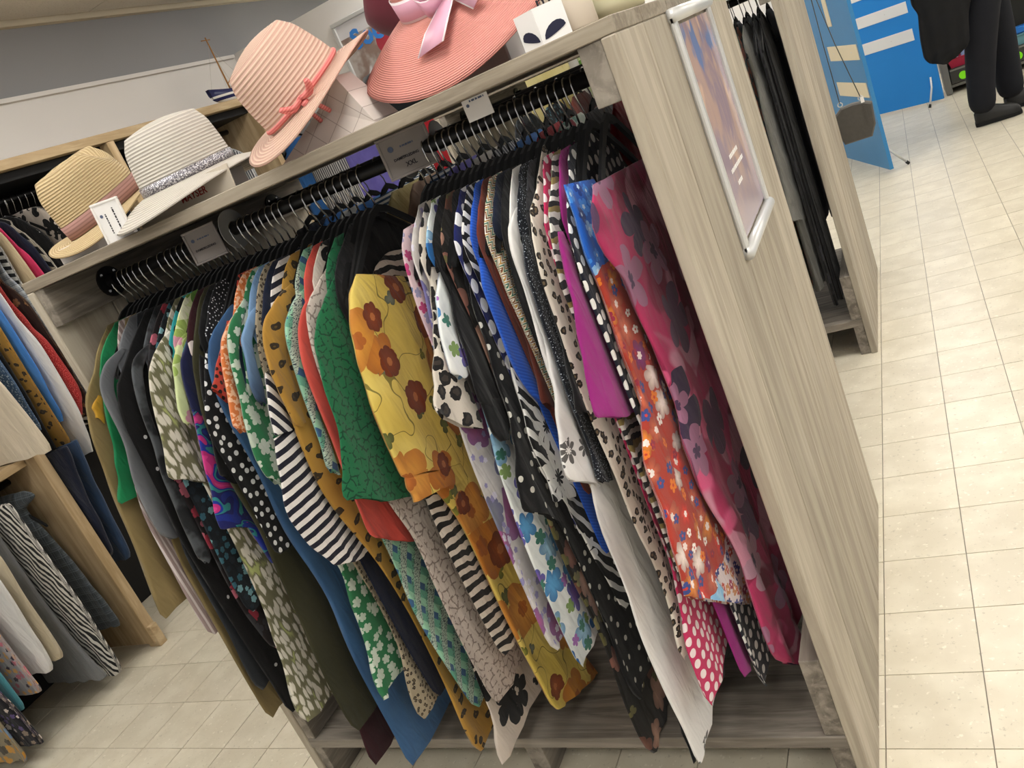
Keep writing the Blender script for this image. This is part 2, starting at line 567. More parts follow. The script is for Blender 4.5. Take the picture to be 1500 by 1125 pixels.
def f_check(cols, per):
    def fn(g):
        u, v = g.uv()
        a = (u / per).frac(); b = (v / per).frac()
        c = g.mix((a > 0.55) * 0.5, cols[0], cols[1])
        c = g.mix((b > 0.6) * 0.5, c, cols[2])
        ln = g.math('MAXIMUM', (a < 0.08), (b < 0.08))
        c = g.mix(ln * 0.8, c, cols[3])
        ln2 = g.math('MAXIMUM', ((a - 0.3).abs() < 0.025), ((b - 0.3).abs() < 0.025))
        return g.mix(ln2 * 0.7, c, cols[3])
    return fn
def f_weavecheck(g_):
    u, v = g_.uv()
    k = 0.055
    p = (u + v * 0.7) / k; q = (u * 0.9 - v * 0.8) / k
    a = p.frac(); b = q.frac()
    n = g_.noise(g_.xyz(u * 180.0, v * 500.0), 1.0, 1.0)
    c = g_.mix(a > 0.5, '#5f9c84', '#8fc0a2')
    c = g_.mix((b > 0.55) * 0.75, c, '#b3bcae')
    c = g_.mix((a > 0.35) * (a < 0.65) * (b < 0.35), c, '#34587c')
    c = g_.mix(g_.smooth(n, 0.52, 0.6) * (b > 0.4), c, '#39424a')
    return c
def f_mandala(g):
    u, v = g.uv()
    # v is the height above the floor in metres on this garment
    p = g.xyz(u, v)
    base = flowers(g, u, v, 0.05, 0.52, 6, 0.4, '#a93a2c', ['#d8402f', '#c8664a', '#7a2f6a', '#d98030', '#e8d6cc'], '#f0ded8', 0.4, edge='#6d1f24')
    base = flowers(g, u, v, 0.033, 0.34, 5, 0.5, base, ['#ece2dc', '#8f2740', '#df7a2a', '#3b4a8a'], '#c23a2e', 2.2, 0.75)
    blue = flowers(g, u, v, 0.03, 0.45, 5, 0.5, '#1d5fc0', ['#3f8be0', '#123a86', '#8ec0ee'], '#c9e2f6', 3.3)
    n = g.noise(p, 14.0, 2.0) * 0.06
    c = g.mix((v + n) > 1.185, base, blue)
    sky = g.mix(g.smooth(g.noise(p, 40.0, 3.0), 0.4, 0.6), '#79b2da', '#9cc9e6')
    low = flowers(g, u, v, 0.024, 0.5, 6, 0.45, '#ddd0cf', ['#c04a35', '#2b3a80', '#9a3550', '#c88a5a'], '#e9dcd6', 5.5)
    edge = u - (v - 0.5) * 0.12 + n
    low = g.mix(edge < 1.205, low, sky)
    return g.mix((v + n * 0.8) < 0.60, c, low)
def f_pinkchiffon(g):
    u, v = g.uv()
    p = g.xyz(u, v)
    big = g.noise(p, 6.0, 2.0, 0.5, 0.8)
    c = g.mix(g.smooth(big, 0.44, 0.5), '#8c2148', '#b33361')
    c = g.mix(g.smooth(g.noise(g.xyz(u + 9.0, v * 0.7), 7.0, 1.0, 0.5, 1.2), 0.56, 0.6), c, '#c98aa0')
    c = g.mix(g.smooth(g.noise(g.xyz(u + 19.0, v * 0.8), 6.0, 1.0, 0.5, 1.0), 0.60, 0.64), c, '#d65a86')
    c = flowers(g, u, v, 0.20, 0.44, 5, 0.62, c, ['#4a3350', '#6a4a66', '#3c2c46'], None, 0.9, 0.62)
    c = flowers(g, u, v, 0.15, 0.36, 5, 0.55, c, ['#b58a9c', '#9c6a86'], '#4a3350', 4.1, 0.4)
    return c
def f_yellow(g):
    u, v = g.uv()
    c = g.mix(g.smooth(g.noise(g.xyz(u, v), 8.0, 2.0), 0.4, 0.7), '#cdb354', '#d9c268')
    vine = (g.noise(g.xyz(u, v), 11.0, 1.0) - 0.5).abs() < 0.006
    c = g.mix(vine * 0.8, c, '#57511f')
    c = flowers(g, u, v, 0.055, 0.30, 3, 0.6, c, ['#5f6332', '#6f7464', '#7b7a2c'], None, 6.1, 0.45, '#3e3f1e')
    c = flowers(g, u, v, 0.135, 0.52, 5, 0.3, c, ['#c07a2c', '#cf9140', '#c98a36'], '#a85f26', 1.1, 0.8, '#9a5420')
    c = flowers(g, u, v, 0.10, 0.36, 7, 0.15, c, ['#7c3a1c', '#8f4a22'], '#b06a3a', 3.9, 0.42, '#5a2412')
    return c
C_ = {}
def reg(k, *a, **kw): C_[k] = F(k, *a, **kw)
reg('pinkchiffon', f_pinkchiffon, 0.7)
reg('mandala', f_mandala, 0.7)
reg('navypolka', f_dots('#141826', '#e6e4e0', 0.027, 0.30))
reg('magenta', f_plain('#8c1f6e', '#96257a'), 0.8)
reg('geo', f_multistripe(['#d9d4cc', '#2a2a2c', '#d9d4cc', '#8a7a4a', '#222222'], 0.05, 0.3, wob=0.03))
reg('pinkpolka', f_dots('#c22f5e', '#ecdcdc', 0.0235, 0.33))
reg('leopard', f_leopard('#d9d0c2', '#2a241f', '#6b5a44', 0.022, 0.30))
reg('blackfloral', f_floral('#161618', [dict(per=0.09, size=0.42, cols=['#2c2c30', '#333338'], lobe=0.5, pet=7, dens=0.6)]))
reg('navyspeck', f_specks('#12161f', '#b9c2cc', 330.0, 0.63))
def f_eyelet(g):
    u, v = g.uv()
    h = flowers(g, u, v, 0.045, 0.46, 7, 0.97, '#dfddda', ['#5a5856'], '#dfddda', 0.8)
    z = g.math('MAXIMUM', (v > 0.865) * (v < 0.93), v < 0.24)
    return g.mix(z, '#dfddda', h)
reg('white', f_eyelet, 0.8)
reg('navy', f_plain('#141a2c', '#182036'))
reg('chevron', f_multistripe(['#d8d0b4', '#2f6a58', '#d6d2c4', '#b98a3c', '#e6e2d6', '#7a4a2a'], 0.021, 1.2, 0.02, 0.012))
reg('brown', f_plain('#5f2c22', '#6b3328'))
reg('brightblue', lambda g: g.mix(((g.uv()[1] + g.uv()[0] * 0.8) * 900.0).sin() > 0.2, '#1f4fb4', '#2a5fc8'), 0.9)
reg('zebraflower', lambda g: flowers(g, g.uv()[0], g.uv()[1], 0.12, 0.5, 9, 0.75, f_zebra('#0e0e10', '#dedcd8', 0.024, 1.2, 1.0, 0.35)(g), ['#dedcd8'], '#0e0e10', 0.3))
reg('blackdots', f_dots('#0d0d10', '#dcd9cf', 0.036, 0.145, 0.7))
reg('black', f_plain('#0f0f11', '#141416'), 0.9)
reg('whitefloral', f_floral('#dde2e0', [dict(per=0.07, size=0.45, cols=['#5b9fd0', '#2f6fae', '#9fc9df', '#7a5aa8'], lobe=0.5, edge='#2a5a9a'), dict(per=0.05, size=0.3, cols=['#7f9a5a', '#3f7a6a', '#a06ab0'], lobe=0.5, dens=0.5)], '#eef0ee'))
reg('creamleopard', f_leopard('#d3cabd', '#1c1a1a', '#3a332e', 0.035, 0.36))
reg('hydrangea', f_floral('#b9b4b2', [dict(per=0.11, size=0.5, cols=['#7a74a4', '#a75a86', '#c8c2c4', '#7f8292'], lobe=0.2, pet=8, edge='#5d5788'), dict(per=0.018, size=0.42, cols=['#cfcad8', '#8f88b4'], lobe=0.4, dens=0.45)], '#cfcac6'))
reg('lacypink', f_floral('#cdb3b8', [dict(per=0.03, size=0.45, cols=['#a83a6a', '#8f8aa8', '#d8cfd2', '#6d7fa0'], lobe=0.5)]))
reg('yellow', f_yellow, 0.6, 0.1)
reg('zebra', f_zebra('#1b1918', '#cfc4b6', 0.024, 1.5, 0.25))
reg('greenlace', f_lace('#1c6440', '#0f4029', 0.017))
reg('beigelace', f_lace('#bfb2a8', '#85776f', 0.019))
reg('coral', f_plain('#bb463c', '#c95449'))
reg('ikatgreen', f_weavecheck)
reg('mustardcat', f_leopard('#a87f36', '#33281a', '#5f4a22', 0.05, 0.22, 0.6, 1.5))
reg('stripes', f_stripes('#dedad6', '#191a28', 0.0205, 0.5))
reg('stripesup', f_stripes('#dedad6', '#191a28', 0.0205, 0.5, 1.15))
reg('denimnavy', lambda g: g.mix(g.smooth(g.uv()[1] + g.noise(g.xyz(*g.uv()), 8.0) * 0.1, 1.13, 1.27), '#10162c', '#6f8fb4'))
reg('greenfloral', f_floral('#2d7048', [dict(per=0.029, size=0.5, cols=['#b3c0b0', '#c2ccbe'], lobe=0.45)]))
reg('cheetah', f_leopard('#9a8e78', '#2c2620', '#7a6a50', 0.012, 0.28))
reg('orange', f_specks('#c9703c', '#e0b090', 110.0, 0.5))
reg('reddots', f_dots('#a83a2c', '#1c1212', 0.013, 0.30))
reg('denim', f_plain('#34557c', '#3f6590'))
reg('blackbigdots', f_dots('#0d0d10', '#dcdcdc', 0.02, 0.25, 0.5))
reg('tinydots', f_dots('#101014', '#cfcfd4', 0.0085, 0.16, 0.8))
reg('olive', f_plain('#33321f', '#3c3a26'))
reg('swirl', f_swirl(['#1b2a7a', '#1c1f5c', '#2a7a7c', '#1f2f8a', '#b02a72', '#c83a80'], 17.0))
reg('navyplain', f_plain('#15193a', '#1a1f44'))
reg('limeleaf', f_floral('#c3cf9a', [dict(per=0.09, size=0.45, cols=['#5f8a3a', '#93ab58', '#d4d6b8'], lobe=0.75, pet=6), dict(per=0.06, size=0.3, cols=['#c08a9a', '#e0dccc'], dens=0.3)]))
reg('ikatolive', f_ikat('#cfcabc', '#6d6a50', '#a9b070', 0.018))
reg('tealdots', f_floral('#0f151b', [dict(per=0.02, size=0.4, cols=['#2f5a68', '#6f98a0', '#16222a'], lobe=0.3)]))
reg('redfloral', f_floral('#1b1416', [dict(per=0.04, size=0.5, cols=['#8a2a3a', '#a85a6a', '#2a2a2e'], lobe=0.4)]))
reg('greyfloral', lambda g: g.mix(g.smooth(g.noise(g.xyz(*g.uv()), 16.0, 3.0), 0.45, 0.58), '#1d1f22', '#4a4e52'))
reg('velvetdots', f_dots('#0b0b0d', '#d8d8d8', 0.09, 0.045, 0.9))
reg('darkdenim', f_plain('#1f2226', '#2a2e34'))
reg('pinkstripe', f_stripes('#cfc4c2', '#9d8a88', 0.014, 0.6, PI / 2))
reg('grey', f_plain('#5e6064', '#6f7276'))
reg('green', f_plain('#12693f', '#187a4a'))
reg('khaki', f_plain('#7a6a45', '#85744e'))
reg('mustard', f_plain('#b5882a', '#c0942f'))
reg('brownfloral', f_floral('#15120f', [dict(per=0.08, size=0.5, cols=['#9a6a5c', '#b08a78', '#6a4638'], lobe=0.3, edge='#5a352c', dens=0.8), dict(per=0.05, size=0.35, cols=['#5f5a36', '#77704a'], lobe=0.7, pet=3, dens=0.6)]))
reg('bwfloral', f_floral('#c4b8ac', [dict(per=0.10, size=0.55, cols=['#0c0c0e'], lobe=0.55, pet=5), dict(per=0.05, size=0.3, cols=['#0c0c0e', '#c4b8ac'], lobe=0.7, pet=3, dens=0.7)]))
reg('maroonleaf', f_floral('#33141a', [dict(per=0.10, size=0.5, cols=['#cfc4c0'], lobe=0.85, pet=5, dens=0.55)]))
reg('blueplain', f_plain('#27486f', '#2f5580'))
reg('royaldots', f_dots('#18205a', '#e2e2e6', 0.035, 0.35))
reg('greywhite', f_plain('#9c9a98', '#adaaa6'))
reg('tealcheck', f_dots('#2a8f96', '#101014', 0.05, 0.38, 0.4))

# ---------------------------------------------------------------- garments
def resample(pts, n):
    L = [0.0]
    for a, b in zip(pts, pts[1:]): L.append(L[-1] + math.hypot(b[0] - a[0], b[1] - a[1]))
    out, k = [], 0
    for i in range(n):
        s = L[-1] * i / (n - 1)
        while k < len(L) - 2 and L[k + 1] < s: k += 1
        f = (s - L[k]) / max(1e-9, L[k + 1] - L[k])
        out.append((pts[k][0] + (pts[k + 1][0] - pts[k][0]) * f, pts[k][1] + (pts[k + 1][1] - pts[k][1]) * f))
    return out
def soften(p, k=2):
    for _ in range(k):
        p = [p[0]] + [tuple((p[i - 1][c] + 2 * p[i][c] + p[i + 1][c]) / 4 for c in (0, 1)) for i in range(1, len(p) - 1)] + [p[-1]]
    return p
def sheet(name, plane, val, front, back, t, seed=0, amp=0.004, freq=3.0, nu=26, nv=40, ruffle=0.0):
    """a hanging flattened tube of cloth in the vertical plane (plane axis = val) between two edges"""
    rg = random.Random(seed)
    A = soften(resample(front, nv)); B = soften(resample(back, nv))
    ph = [rg.random() * 6.28 for _ in range(6)]
    V, UV, FC = [], [], []
    for j in range(nv):
        s = j / (nv - 1)
        a, b = A[j], B[j]
        wd = math.hypot(b[0] - a[0], b[1] - a[1])
        ts = t * min(1.0, 0.25 + (s / 0.10) * 0.75)
        fq = max(1.0, freq * wd / 0.3)
        am = amp * (0.25 + 0.75 * s ** 0.7) * min(1.0, wd / 0.08)
        for i in range(nu):
            th = 2 * PI * i / nu
            u = (1 - math.cos(th)) / 2
            si = math.sin(th)
            off = ts / 2 * math.copysign(abs(si) ** 0.6, si)
            da = 0.0025 * math.sin(9 * s + ph[3]) * (1 - u)
            dz = 0.003 * math.sin(2 * PI * fq * u + ph[4]) * s
            aa = a[0] + (b[0] - a[0]) * u + da
            zz = a[1] + (b[1] - a[1]) * u + dz
            # folds follow one slowly changing pattern, so neighbours on the rail nest into each other
            off += am * math.sin(2 * PI * aa / 0.085 * freq / 3.0 + 1.3 * math.sin(2.6 * zz) + val * 7.0)
            off += am * 0.5 * math.sin(2 * PI * aa / 0.038 + 2.0 * zz + val * 9.0)
            if ruffle and s > 0.8: off += ruffle * math.sin(2 * PI * fq * 3 * u + ph[5]) * (s - 0.8) / 0.2
            if s > 0.96 and u < 0.5: aa += (b[0] - a[0]) / max(wd, 1e-6) * 0.012 * ((s - 0.96) / 0.04) ** 2 * (1 - 2 * u)
            V.append((val + off, aa, zz) if plane == 0 else (aa, val + off, zz))
            UV.append((aa + (0.003 if si >= 0 else 0.5), zz))
    for j in range(nv - 1):
        for i in range(nu):
            FC.append((j * nu + i, j * nu + (i + 1) % nu, (j + 1) * nu + (i + 1) % nu, (j + 1) * nu + i))
    FC.append(tuple(range(nu))[::-1])
    return mesh(name, V, FC, True, UV)

RAILY = 1.40
def unp(px, plane, val):
    p = at(px, plane, val)
    return ((p[1], p[2]) if plane == 0 else (p[0], p[2]))
GRP = 'clothes on the front rail of the hat rack'
LOG = []
def garment(name, x, label, cloth, front=None, back=None, hem=None, sleeves=(), t=0.0105, cat='garment', amp=0.0045, freq=3.0,
            plane=0, mid=RAILY, tip=1.215, zs=1.255, zn=1.335, neck=0.085, group=GRP, ruffle=0.0, top=True, width=None, extra=()):
    """front: pixels down the front edge of the body; hem: height where no pixel shows it; sleeves: (front px, back px, cloth)"""
    sgn = 1.0 if tip < mid else -1.0
    root = thing(name, label, cat, (x, mid, 0) if plane == 0 else (mid, x, 0), group=group)
    off = root.location.copy()
    fr = [unp(p, plane, x) for p in front] if front else []
    if top:
        head = [(mid - sgn * neck, zn), ((mid - sgn * neck + tip) / 2, (zn + zs) / 2 + 0.012), (tip, zs)]
        if fr: head = [h for h in head if h[1] > fr[0][1] + 0.005] or head[:1]
        fr = head + fr
    if hem is not None:
        fr = [p for p in fr if p[1] > hem + 0.02] + [((fr[-1][0] if front else tip + sgn * 0.005), hem)]
    if back:
        bk = [unp(p, plane, x) for p in back]
        if top: bk = [(mid + sgn * neck, zn)] + bk
    else:
        bk = []
        for a, z in fr:
            h = mid - a if sgn > 0 else a - mid
            h = min(h, width or 0.26)
            bk.append((mid + sgn * h, z))
    if plane == 0 and abs(mid - RAILY) < 0.01:
        # cloth longer than the rack is deep to the floor hangs in front of the bottom shelf
        if min(z for a, z in fr) > 0.085:
            fr = [(a, max(z, 0.160)) for a, z in fr]; bk = [(a, max(z, 0.160)) for a, z in bk]
        else:
            fr = [(min(a, 1.190), z) if z < 0.158 else (a, z) for a, z in fr]
            bk = [(min(a, 1.222), z) if z < 0.158 else (a, z) for a, z in bk]
    seed = hash_(label)
    b = obj('body', sheet('body', plane, x, fr, bk, t, seed, amp, freq, ruffle=ruffle), C_[cloth], root)
    b.location = -off
    LOG.append((label, [round(q, 2) for q in (min(p[0] for p in fr), max(p[0] for p in fr), fr[-1][1])]))
    for k, sl in enumerate(sleeves):
        f2 = [unp(p, plane, x) for p in sl[0]]; b2 = [unp(p, plane, x) for p in sl[1]]
        s = obj(sl[3] if len(sl) > 3 else 'sleeve', sheet('sleeve', plane, x + (0.003 if plane == 0 else -0.003), f2, b2, t * 1.1, seed + k + 1, amp * 0.9, 2.2), C_[sl[2] if len(sl) > 2 and sl[2] else cloth], root)
        s.location = -off
        LOG.append((label + ' sleeve', [round(q, 2) for q in (min(p[0] for p in f2 + b2), max(p[0] for p in f2 + b2), min(p[1] for p in f2 + b2))]))
    return root
def hash_(s):
    h = 0
    for c in s: h = (h * 31 + ord(c)) % 100003
    return h

# hanger: hook and body, centred on the rail at z 1.42 of the rack (local origin = rail centre)
def make_hanger(name, label, group, mbody=None, half=0.176):
    t = thing(name, label, 'hanger', group=group)
    pts = []
    R = 0.0165
    for k in range(11):
        an = math.radians(200 - k * 22)
        pts.append((0, -R * math.cos(an), R * math.sin(an)))
    pts += [(0, -R * 0.95, -0.014), (0, -0.010, -0.030), (0, -0.002, -0.044), (0, 0.0, -0.066)]
    v, f = tube(pts, 0.0018, 6)
    obj('hook', mesh('hook', v, f, True), M_chrome, t)
    # body: arched bar, flattened
    prof = [(-half, -0.184), (-half * 0.86, -0.160), (-half * 0.5, -0.112), (-0.03, -0.072), (0.0, -0.062), (0.03, -0.072), (half * 0.5, -0.112), (half * 0.86, -0.160), (half, -0.184)]
    V, FC = [], []
    for i, (y, z) in enumerate(prof):
        e = 0.012 if abs(y) < half * 0.9 else 0.008
        for dx, dz in ((-0.003, e * 0.2), (0.003, e * 0.2), (0.004, -e), (-0.004, -e)):
            V.append((dx, y, z + dz))
    for i in range(len(prof) - 1):
        for k in range(4):
            FC.append((i * 4 + k, i * 4 + (k + 1) % 4, (i + 1) * 4 + (k + 1) % 4, (i + 1) * 4 + k))
    FC.append((3, 2, 1, 0)); n = (len(prof) - 1) * 4
    FC.append((n, n + 1, n + 2, n + 3))
    obj('shoulder_bar', mesh('shoulder_bar', V, FC), mbody or M_velvet, t)
    return t
HANG0 = make_hanger('clothes_hanger', 'thin black velvet hanger with chrome hook on the front rail of the hat rack', 'hangers on the front rail')
USED = [False]
def hanger(x, y, z=1.4185, rz=0.0, label=None, group=None):
    if not USED[0]:
        USED[0] = True; h = HANG0
    else:
        h = copytree(HANG0)
    h.location = (x, y, z); h.rotation_euler = (0, 0, rz + random.uniform(-0.05, 0.05))
    if label: h['label'] = label; h['group'] = group
    return h
STOP = {'with', 'and', 'at', 'the', 'of', 'a', 'its', 'beside', 'on', 'in', 'to', 'by', 'under', 'next', 'between', 'behind', 'white,', 'over', 'large', 'tiny', 'small', 'bold', 'long', 'below', 'against', 'down', 'hung', 'hanging'}
def holding(label):
    w_ = label.split()[:12]
    while w_[-1].strip(',') in STOP: w_.pop()
    return 'black hanger holding the ' + ' '.join(w_)

# ---------------------------------------------------------------- clothes on the front rail, from the poster end to the left end
garment('dress', -0.4450, 'pink and plum chiffon dress with large flowers at the plank panel end', 'pinkchiffon',
        front=[(868, 271), (863, 287), (865, 319), (874, 353), (893, 381), (917, 418), (934, 455), (956, 499), (974, 549), (996, 600), (1005, 653), (1018, 687), (1037, 724), (1061, 774), (1086, 817), (1096, 858), (1112, 905), (1125, 945), (1145, 975)],
        back=[(955, 225), (985, 300), (1010, 360), (1040, 450), (1075, 560), (1110, 680), (1140, 780), (1165, 860), (1170, 905), (1171, 972)], top=False, t=0.02, amp=0.008, freq=2.5, cat='dress')
garment('tunic', -0.4768, 'red, orange and blue mandala print tunic with light blue hem', 'mandala',
        front=[(825, 271), (829, 290), (839, 308), (849, 340), (857, 380), (871, 403), (884, 435), (899, 478), (905, 510), (919, 542), (935, 574), (940, 612), (946, 668), (953, 693), (965, 724), (971, 749), (974, 780), (981, 796), (996, 855), (1003, 880)],
        back=[(870, 262), (905, 330), (950, 430), (990, 540), (1020, 640), (1050, 740), (1075, 800), (1099, 849), (1097, 884)], top=False, t=0.02, cat='tunic')
garment('dress', -0.4920, 'long navy dress with white polka dots beside the mandala tunic', 'navypolka',
        front=[(826, 330), (838, 380), (860, 440), (885, 500), (925, 600), (985, 740), (1035, 830), (1069, 892), (1080, 932), (1101, 974), (1117, 1013)], cat='dress', width=0.17, hem=None)
garment('blouse', -0.5072, 'plain magenta blouse with wide flared sleeve', 'magenta', hem=0.30,
        sleeves=[([(815, 340), (817, 360), (828, 417), (844, 483), (857, 550), (871, 601), (876, 620)], [(822, 340), (836, 374), (845, 406), (865, 449), (887, 483), (905, 515), (919, 547), (944, 602)])], cat='blouse')
garment('shirt', -0.5224, 'black, white and gold striped shirt beside the magenta blouse', 'geo', front=[(806, 290), (803, 320), (806, 360), (815, 400)], hem=0.55, cat='shirt')
garment('dress', -0.5376, 'long hot pink dress with white polka dots', 'pinkpolka',
        front=[(796, 284), (797, 320), (803, 367), (830, 440), (880, 560), (912, 635), (924, 667), (945, 720), (967, 787), (983, 840), (1003, 932), (1017, 974), (1033, 1020), (1042, 1042)], cat='dress', width=0.21, hem=None)
garment('dress', -0.5528, 'cream dress with small brown and black leopard spots and frilled waist', 'leopard',
        front=[(793, 215), (788, 265), (777, 303), (776, 340), (785, 390), (820, 480), (850, 570), (873, 635), (897, 688), (911, 728), (924, 760), (937, 792), (953, 819), (967, 856), (985, 905), (1004, 972)], cat='dress', top=False, width=0.2)
garment('dress', -0.5680, 'black dress with faint grey flower print and wide sleeve', 'blackfloral', hem=0.28,
        sleeves=[([(772, 330), (780, 370), (800, 430), (815, 483), (831, 563), (840, 604)], [(790, 335), (810, 380), (830, 450), (850, 540), (873, 620)])], cat='dress')
garment('top', -0.5832, 'navy top with tiny white specks and straight sleeve', 'navyspeck', hem=0.5,
        sleeves=[([(762, 345), (768, 398), (780, 438), (793, 478), (807, 510), (820, 555), (833, 603), (857, 661), (872, 710)], [(775, 345), (790, 398), (812, 450), (832, 510), (850, 570), (875, 625), (887, 653), (898, 704)])], cat='top')
garment('dress', -0.5984, 'long white dress with cut-out eyelet flowers along sleeve and hem', 'white',
        front=[(762, 420), (800, 540), (850, 660), (873, 728), (878, 765), (892, 803), (908, 840), (934, 926), (953, 974), (977, 1028), (1003, 1078), (1022, 1130)],
        sleeves=[([(752, 306), (742, 335), (747, 365), (767, 417), (780, 467), (793, 499), (807, 577), (817, 640), (828, 685), (834, 704)], [(760, 306), (764, 350), (775, 400), (795, 450), (812, 520), (835, 600), (850, 650), (873, 712)])], cat='dress', width=0.15)
garment('top', -0.6288, 'plain navy top between the chevron and white sleeves', 'navy', front=[(742, 350), (748, 385), (765, 440), (785, 490)], hem=0.6, cat='top')
garment('tunic', -0.6440, 'tunic with green, gold and cream zigzag sleeve', 'chevron', hem=0.62,
        sleeves=[([(736, 320), (727, 345), (728, 380), (733, 400), (745, 435), (761, 470), (772, 499), (789, 521)], [(742, 320), (737, 350), (738, 385), (747, 420), (764, 462), (780, 485), (797, 506)])], cat='tunic')
garment('top', -0.6592, 'rust brown top with beige shoulder patch', 'brown', hem=0.75,
        sleeves=[([(726, 318), (720, 340), (722, 390), (745, 450), (770, 500), (785, 550), (794, 592)], [(733, 318), (729, 345), (733, 395), (755, 450), (785, 500), (800, 550), (810, 601)])], cat='top')
garment('jumper', -0.6744, 'bright blue ribbed knit jumper with rolled sleeve end', 'brightblue', hem=0.62,
        sleeves=[([(715, 306), (703, 349), (700, 381), (705, 419), (721, 456), (735, 490), (743, 521), (759, 550), (775, 577), (788, 592)], [(727, 308), (722, 349), (722, 397), (733, 424), (756, 456), (772, 493), (778, 530), (788, 569), (795, 592)])], cat='jumper')
garment('dress', -0.6896, 'black dress with bold white zebra-stroke flowers', 'zebraflower',
        front=[(705, 410), (725, 465), (743, 521), (753, 563), (764, 603), (772, 640), (783, 675), (799, 701), (830, 745), (852, 775), (871, 815), (892, 850), (915, 900)],
        sleeves=[([(735, 500), (743, 525), (753, 563), (764, 603), (772, 640), (783, 675), (799, 701), (805, 742)], [(770, 500), (800, 570), (815, 620), (835, 660), (858, 716)])], cat='dress', width=0.2)
garment('dress', -0.7200, 'long black dress with scattered white dots', 'blackdots',
        front=[(676, 340), (672, 365), (684, 408), (692, 455), (713, 503), (732, 578), (750, 640), (785, 720), (815, 770), (849, 825), (867, 865), (889, 924), (899, 961), (915, 998), (932, 1032)],
        sleeves=[([(684, 408), (692, 455), (713, 503), (732, 578), (743, 616), (747, 655), (756, 712), (766, 750)], [(700, 408), (721, 466), (745, 519), (761, 578), (775, 640), (800, 700), (830, 745), (846, 772)])], cat='dress', width=0.22)
garment('blouse', -0.7504, 'plain black blouse with turned-up cuff', 'black', hem=0.42,
        sleeves=[([(672, 325), (660, 349), (655, 387), (657, 427), (665, 467), (671, 485), (684, 538), (695, 583), (701, 600)], [(684, 330), (680, 380), (690, 430), (700, 480), (712, 530), (726, 570), (736, 595)]),
                 ([(700, 585), (708, 612), (720, 638), (732, 651)], [(730, 580), (738, 605), (745, 622), (744, 636)], None, 'cuff')], cat='blouse')
garment('dress', -0.7656, 'white dress with blue and violet watercolour flowers', 'whitefloral',
        front=[(652, 400), (665, 480), (690, 560), (723, 651), (735, 699), (751, 744), (764, 781), (783, 827), (801, 873), (822, 924), (841, 966), (850, 984)],
        sleeves=[([(671, 317), (652, 345), (647, 381), (640, 415), (636, 445), (639, 470), (644, 493), (652, 527), (661, 556)], [(676, 320), (664, 360), (660, 400), (659, 450), (665, 480), (674, 510), (682, 552)])], cat='dress', width=0.18)
garment('tunic', -0.7808, 'cream tunic with large black animal spots', 'creamleopard', hem=0.55,
        sleeves=[([(640, 290), (639, 317), (633, 371), (629, 392), (631, 440), (632, 503), (634, 543), (636, 578), (634, 612)], [(660, 300), (662, 350), (658, 400), (655, 450), (662, 510), (676, 550), (688, 580), (704, 630)])], cat='tunic')
garment('dress', -0.7960, 'grey dress with purple and pink hydrangea print', 'hydrangea',
        front=[(614, 400), (632, 480), (655, 570), (671, 621), (681, 650), (692, 685), (705, 717), (716, 760), (732, 792), (753, 840), (771, 877), (787, 913), (802, 945), (812, 960)], cat='dress', width=0.2)
garment('top', -0.8112, 'pink and violet flowered lace top hung by thin straps', 'lacypink',
        front=[(592, 336), (588, 381), (596, 408), (607, 445), (617, 472), (628, 500), (650, 560)], hem=0.72, cat='top', top=False, width=0.16)
garment('dress', -0.9350, 'yellow dress with large orange and brown flowers', 'yellow',
        front=[(521, 402), (512, 425), (512, 450), (520, 500), (545, 560), (590, 640), (640, 720), (680, 775), (693, 806), (712, 853), (736, 906), (758, 949), (783, 993), (799, 1024), (812, 1045)],
        back=[(591, 405), (620, 470), (640, 540), (680, 620), (720, 690), (760, 770), (800, 850), (840, 930), (878, 990)],
        sleeves=[([(519, 405), (511, 425), (509, 447), (513, 482), (517, 500), (521, 527), (535, 565), (548, 607), (564, 645), (577, 671), (591, 703)], [(585, 405), (600, 440), (614, 480), (624, 511), (630, 560), (637, 594), (645, 625), (658, 655), (671, 679)]),
                 ([(590, 700), (607, 735)], [(671, 677), (680, 699)], None, 'cuff')], cat='dress', top=False, t=0.022, amp=0.005)
garment('dress', -0.9570, 'tan and black zebra striped dress behind the yellow dress', 'zebra',
        front=[(565, 372), (545, 395), (545, 440), (560, 540), (600, 660), (643, 775), (662, 815), (687, 868), (712, 918), (738, 966)], cat='dress', top=False, width=0.22)
garment('dress', -0.9942, 'dark green lace dress with wide elbow sleeve', 'greenlace', hem=0.55,
        sleeves=[([(505, 395), (487, 405), (471, 442), (463, 469), (461, 503), (464, 530), (471, 567), (484, 612), (495, 655), (500, 703), (506, 736)], [(520, 405), (517, 450), (523, 510), (540, 565), (562, 620), (580, 670), (600, 730)])], cat='dress')
garment('dress', -1.0127, 'long pale beige lace dress', 'beigelace',
        front=[(487, 381), (471, 405), (452, 437), (446, 461), (450, 490), (470, 560), (500, 640), (560, 730), (603, 781), (618, 809), (640, 862), (659, 899), (677, 946), (699, 987), (718, 1024), (728, 1038)], cat='dress', width=0.22, top=False)
garment('blouse', -1.0500, 'coral red gauze blouse', 'coral', hem=0.62,
        sleeves=[([(462, 419), (442, 447), (436, 471), (437, 506), (446, 540), (470, 610), (500, 690), (519, 737), (529, 769), (542, 790)], [(470, 425), (455, 460), (455, 510), (470, 560), (500, 630), (545, 700), (580, 740), (603, 792)])], cat='blouse')
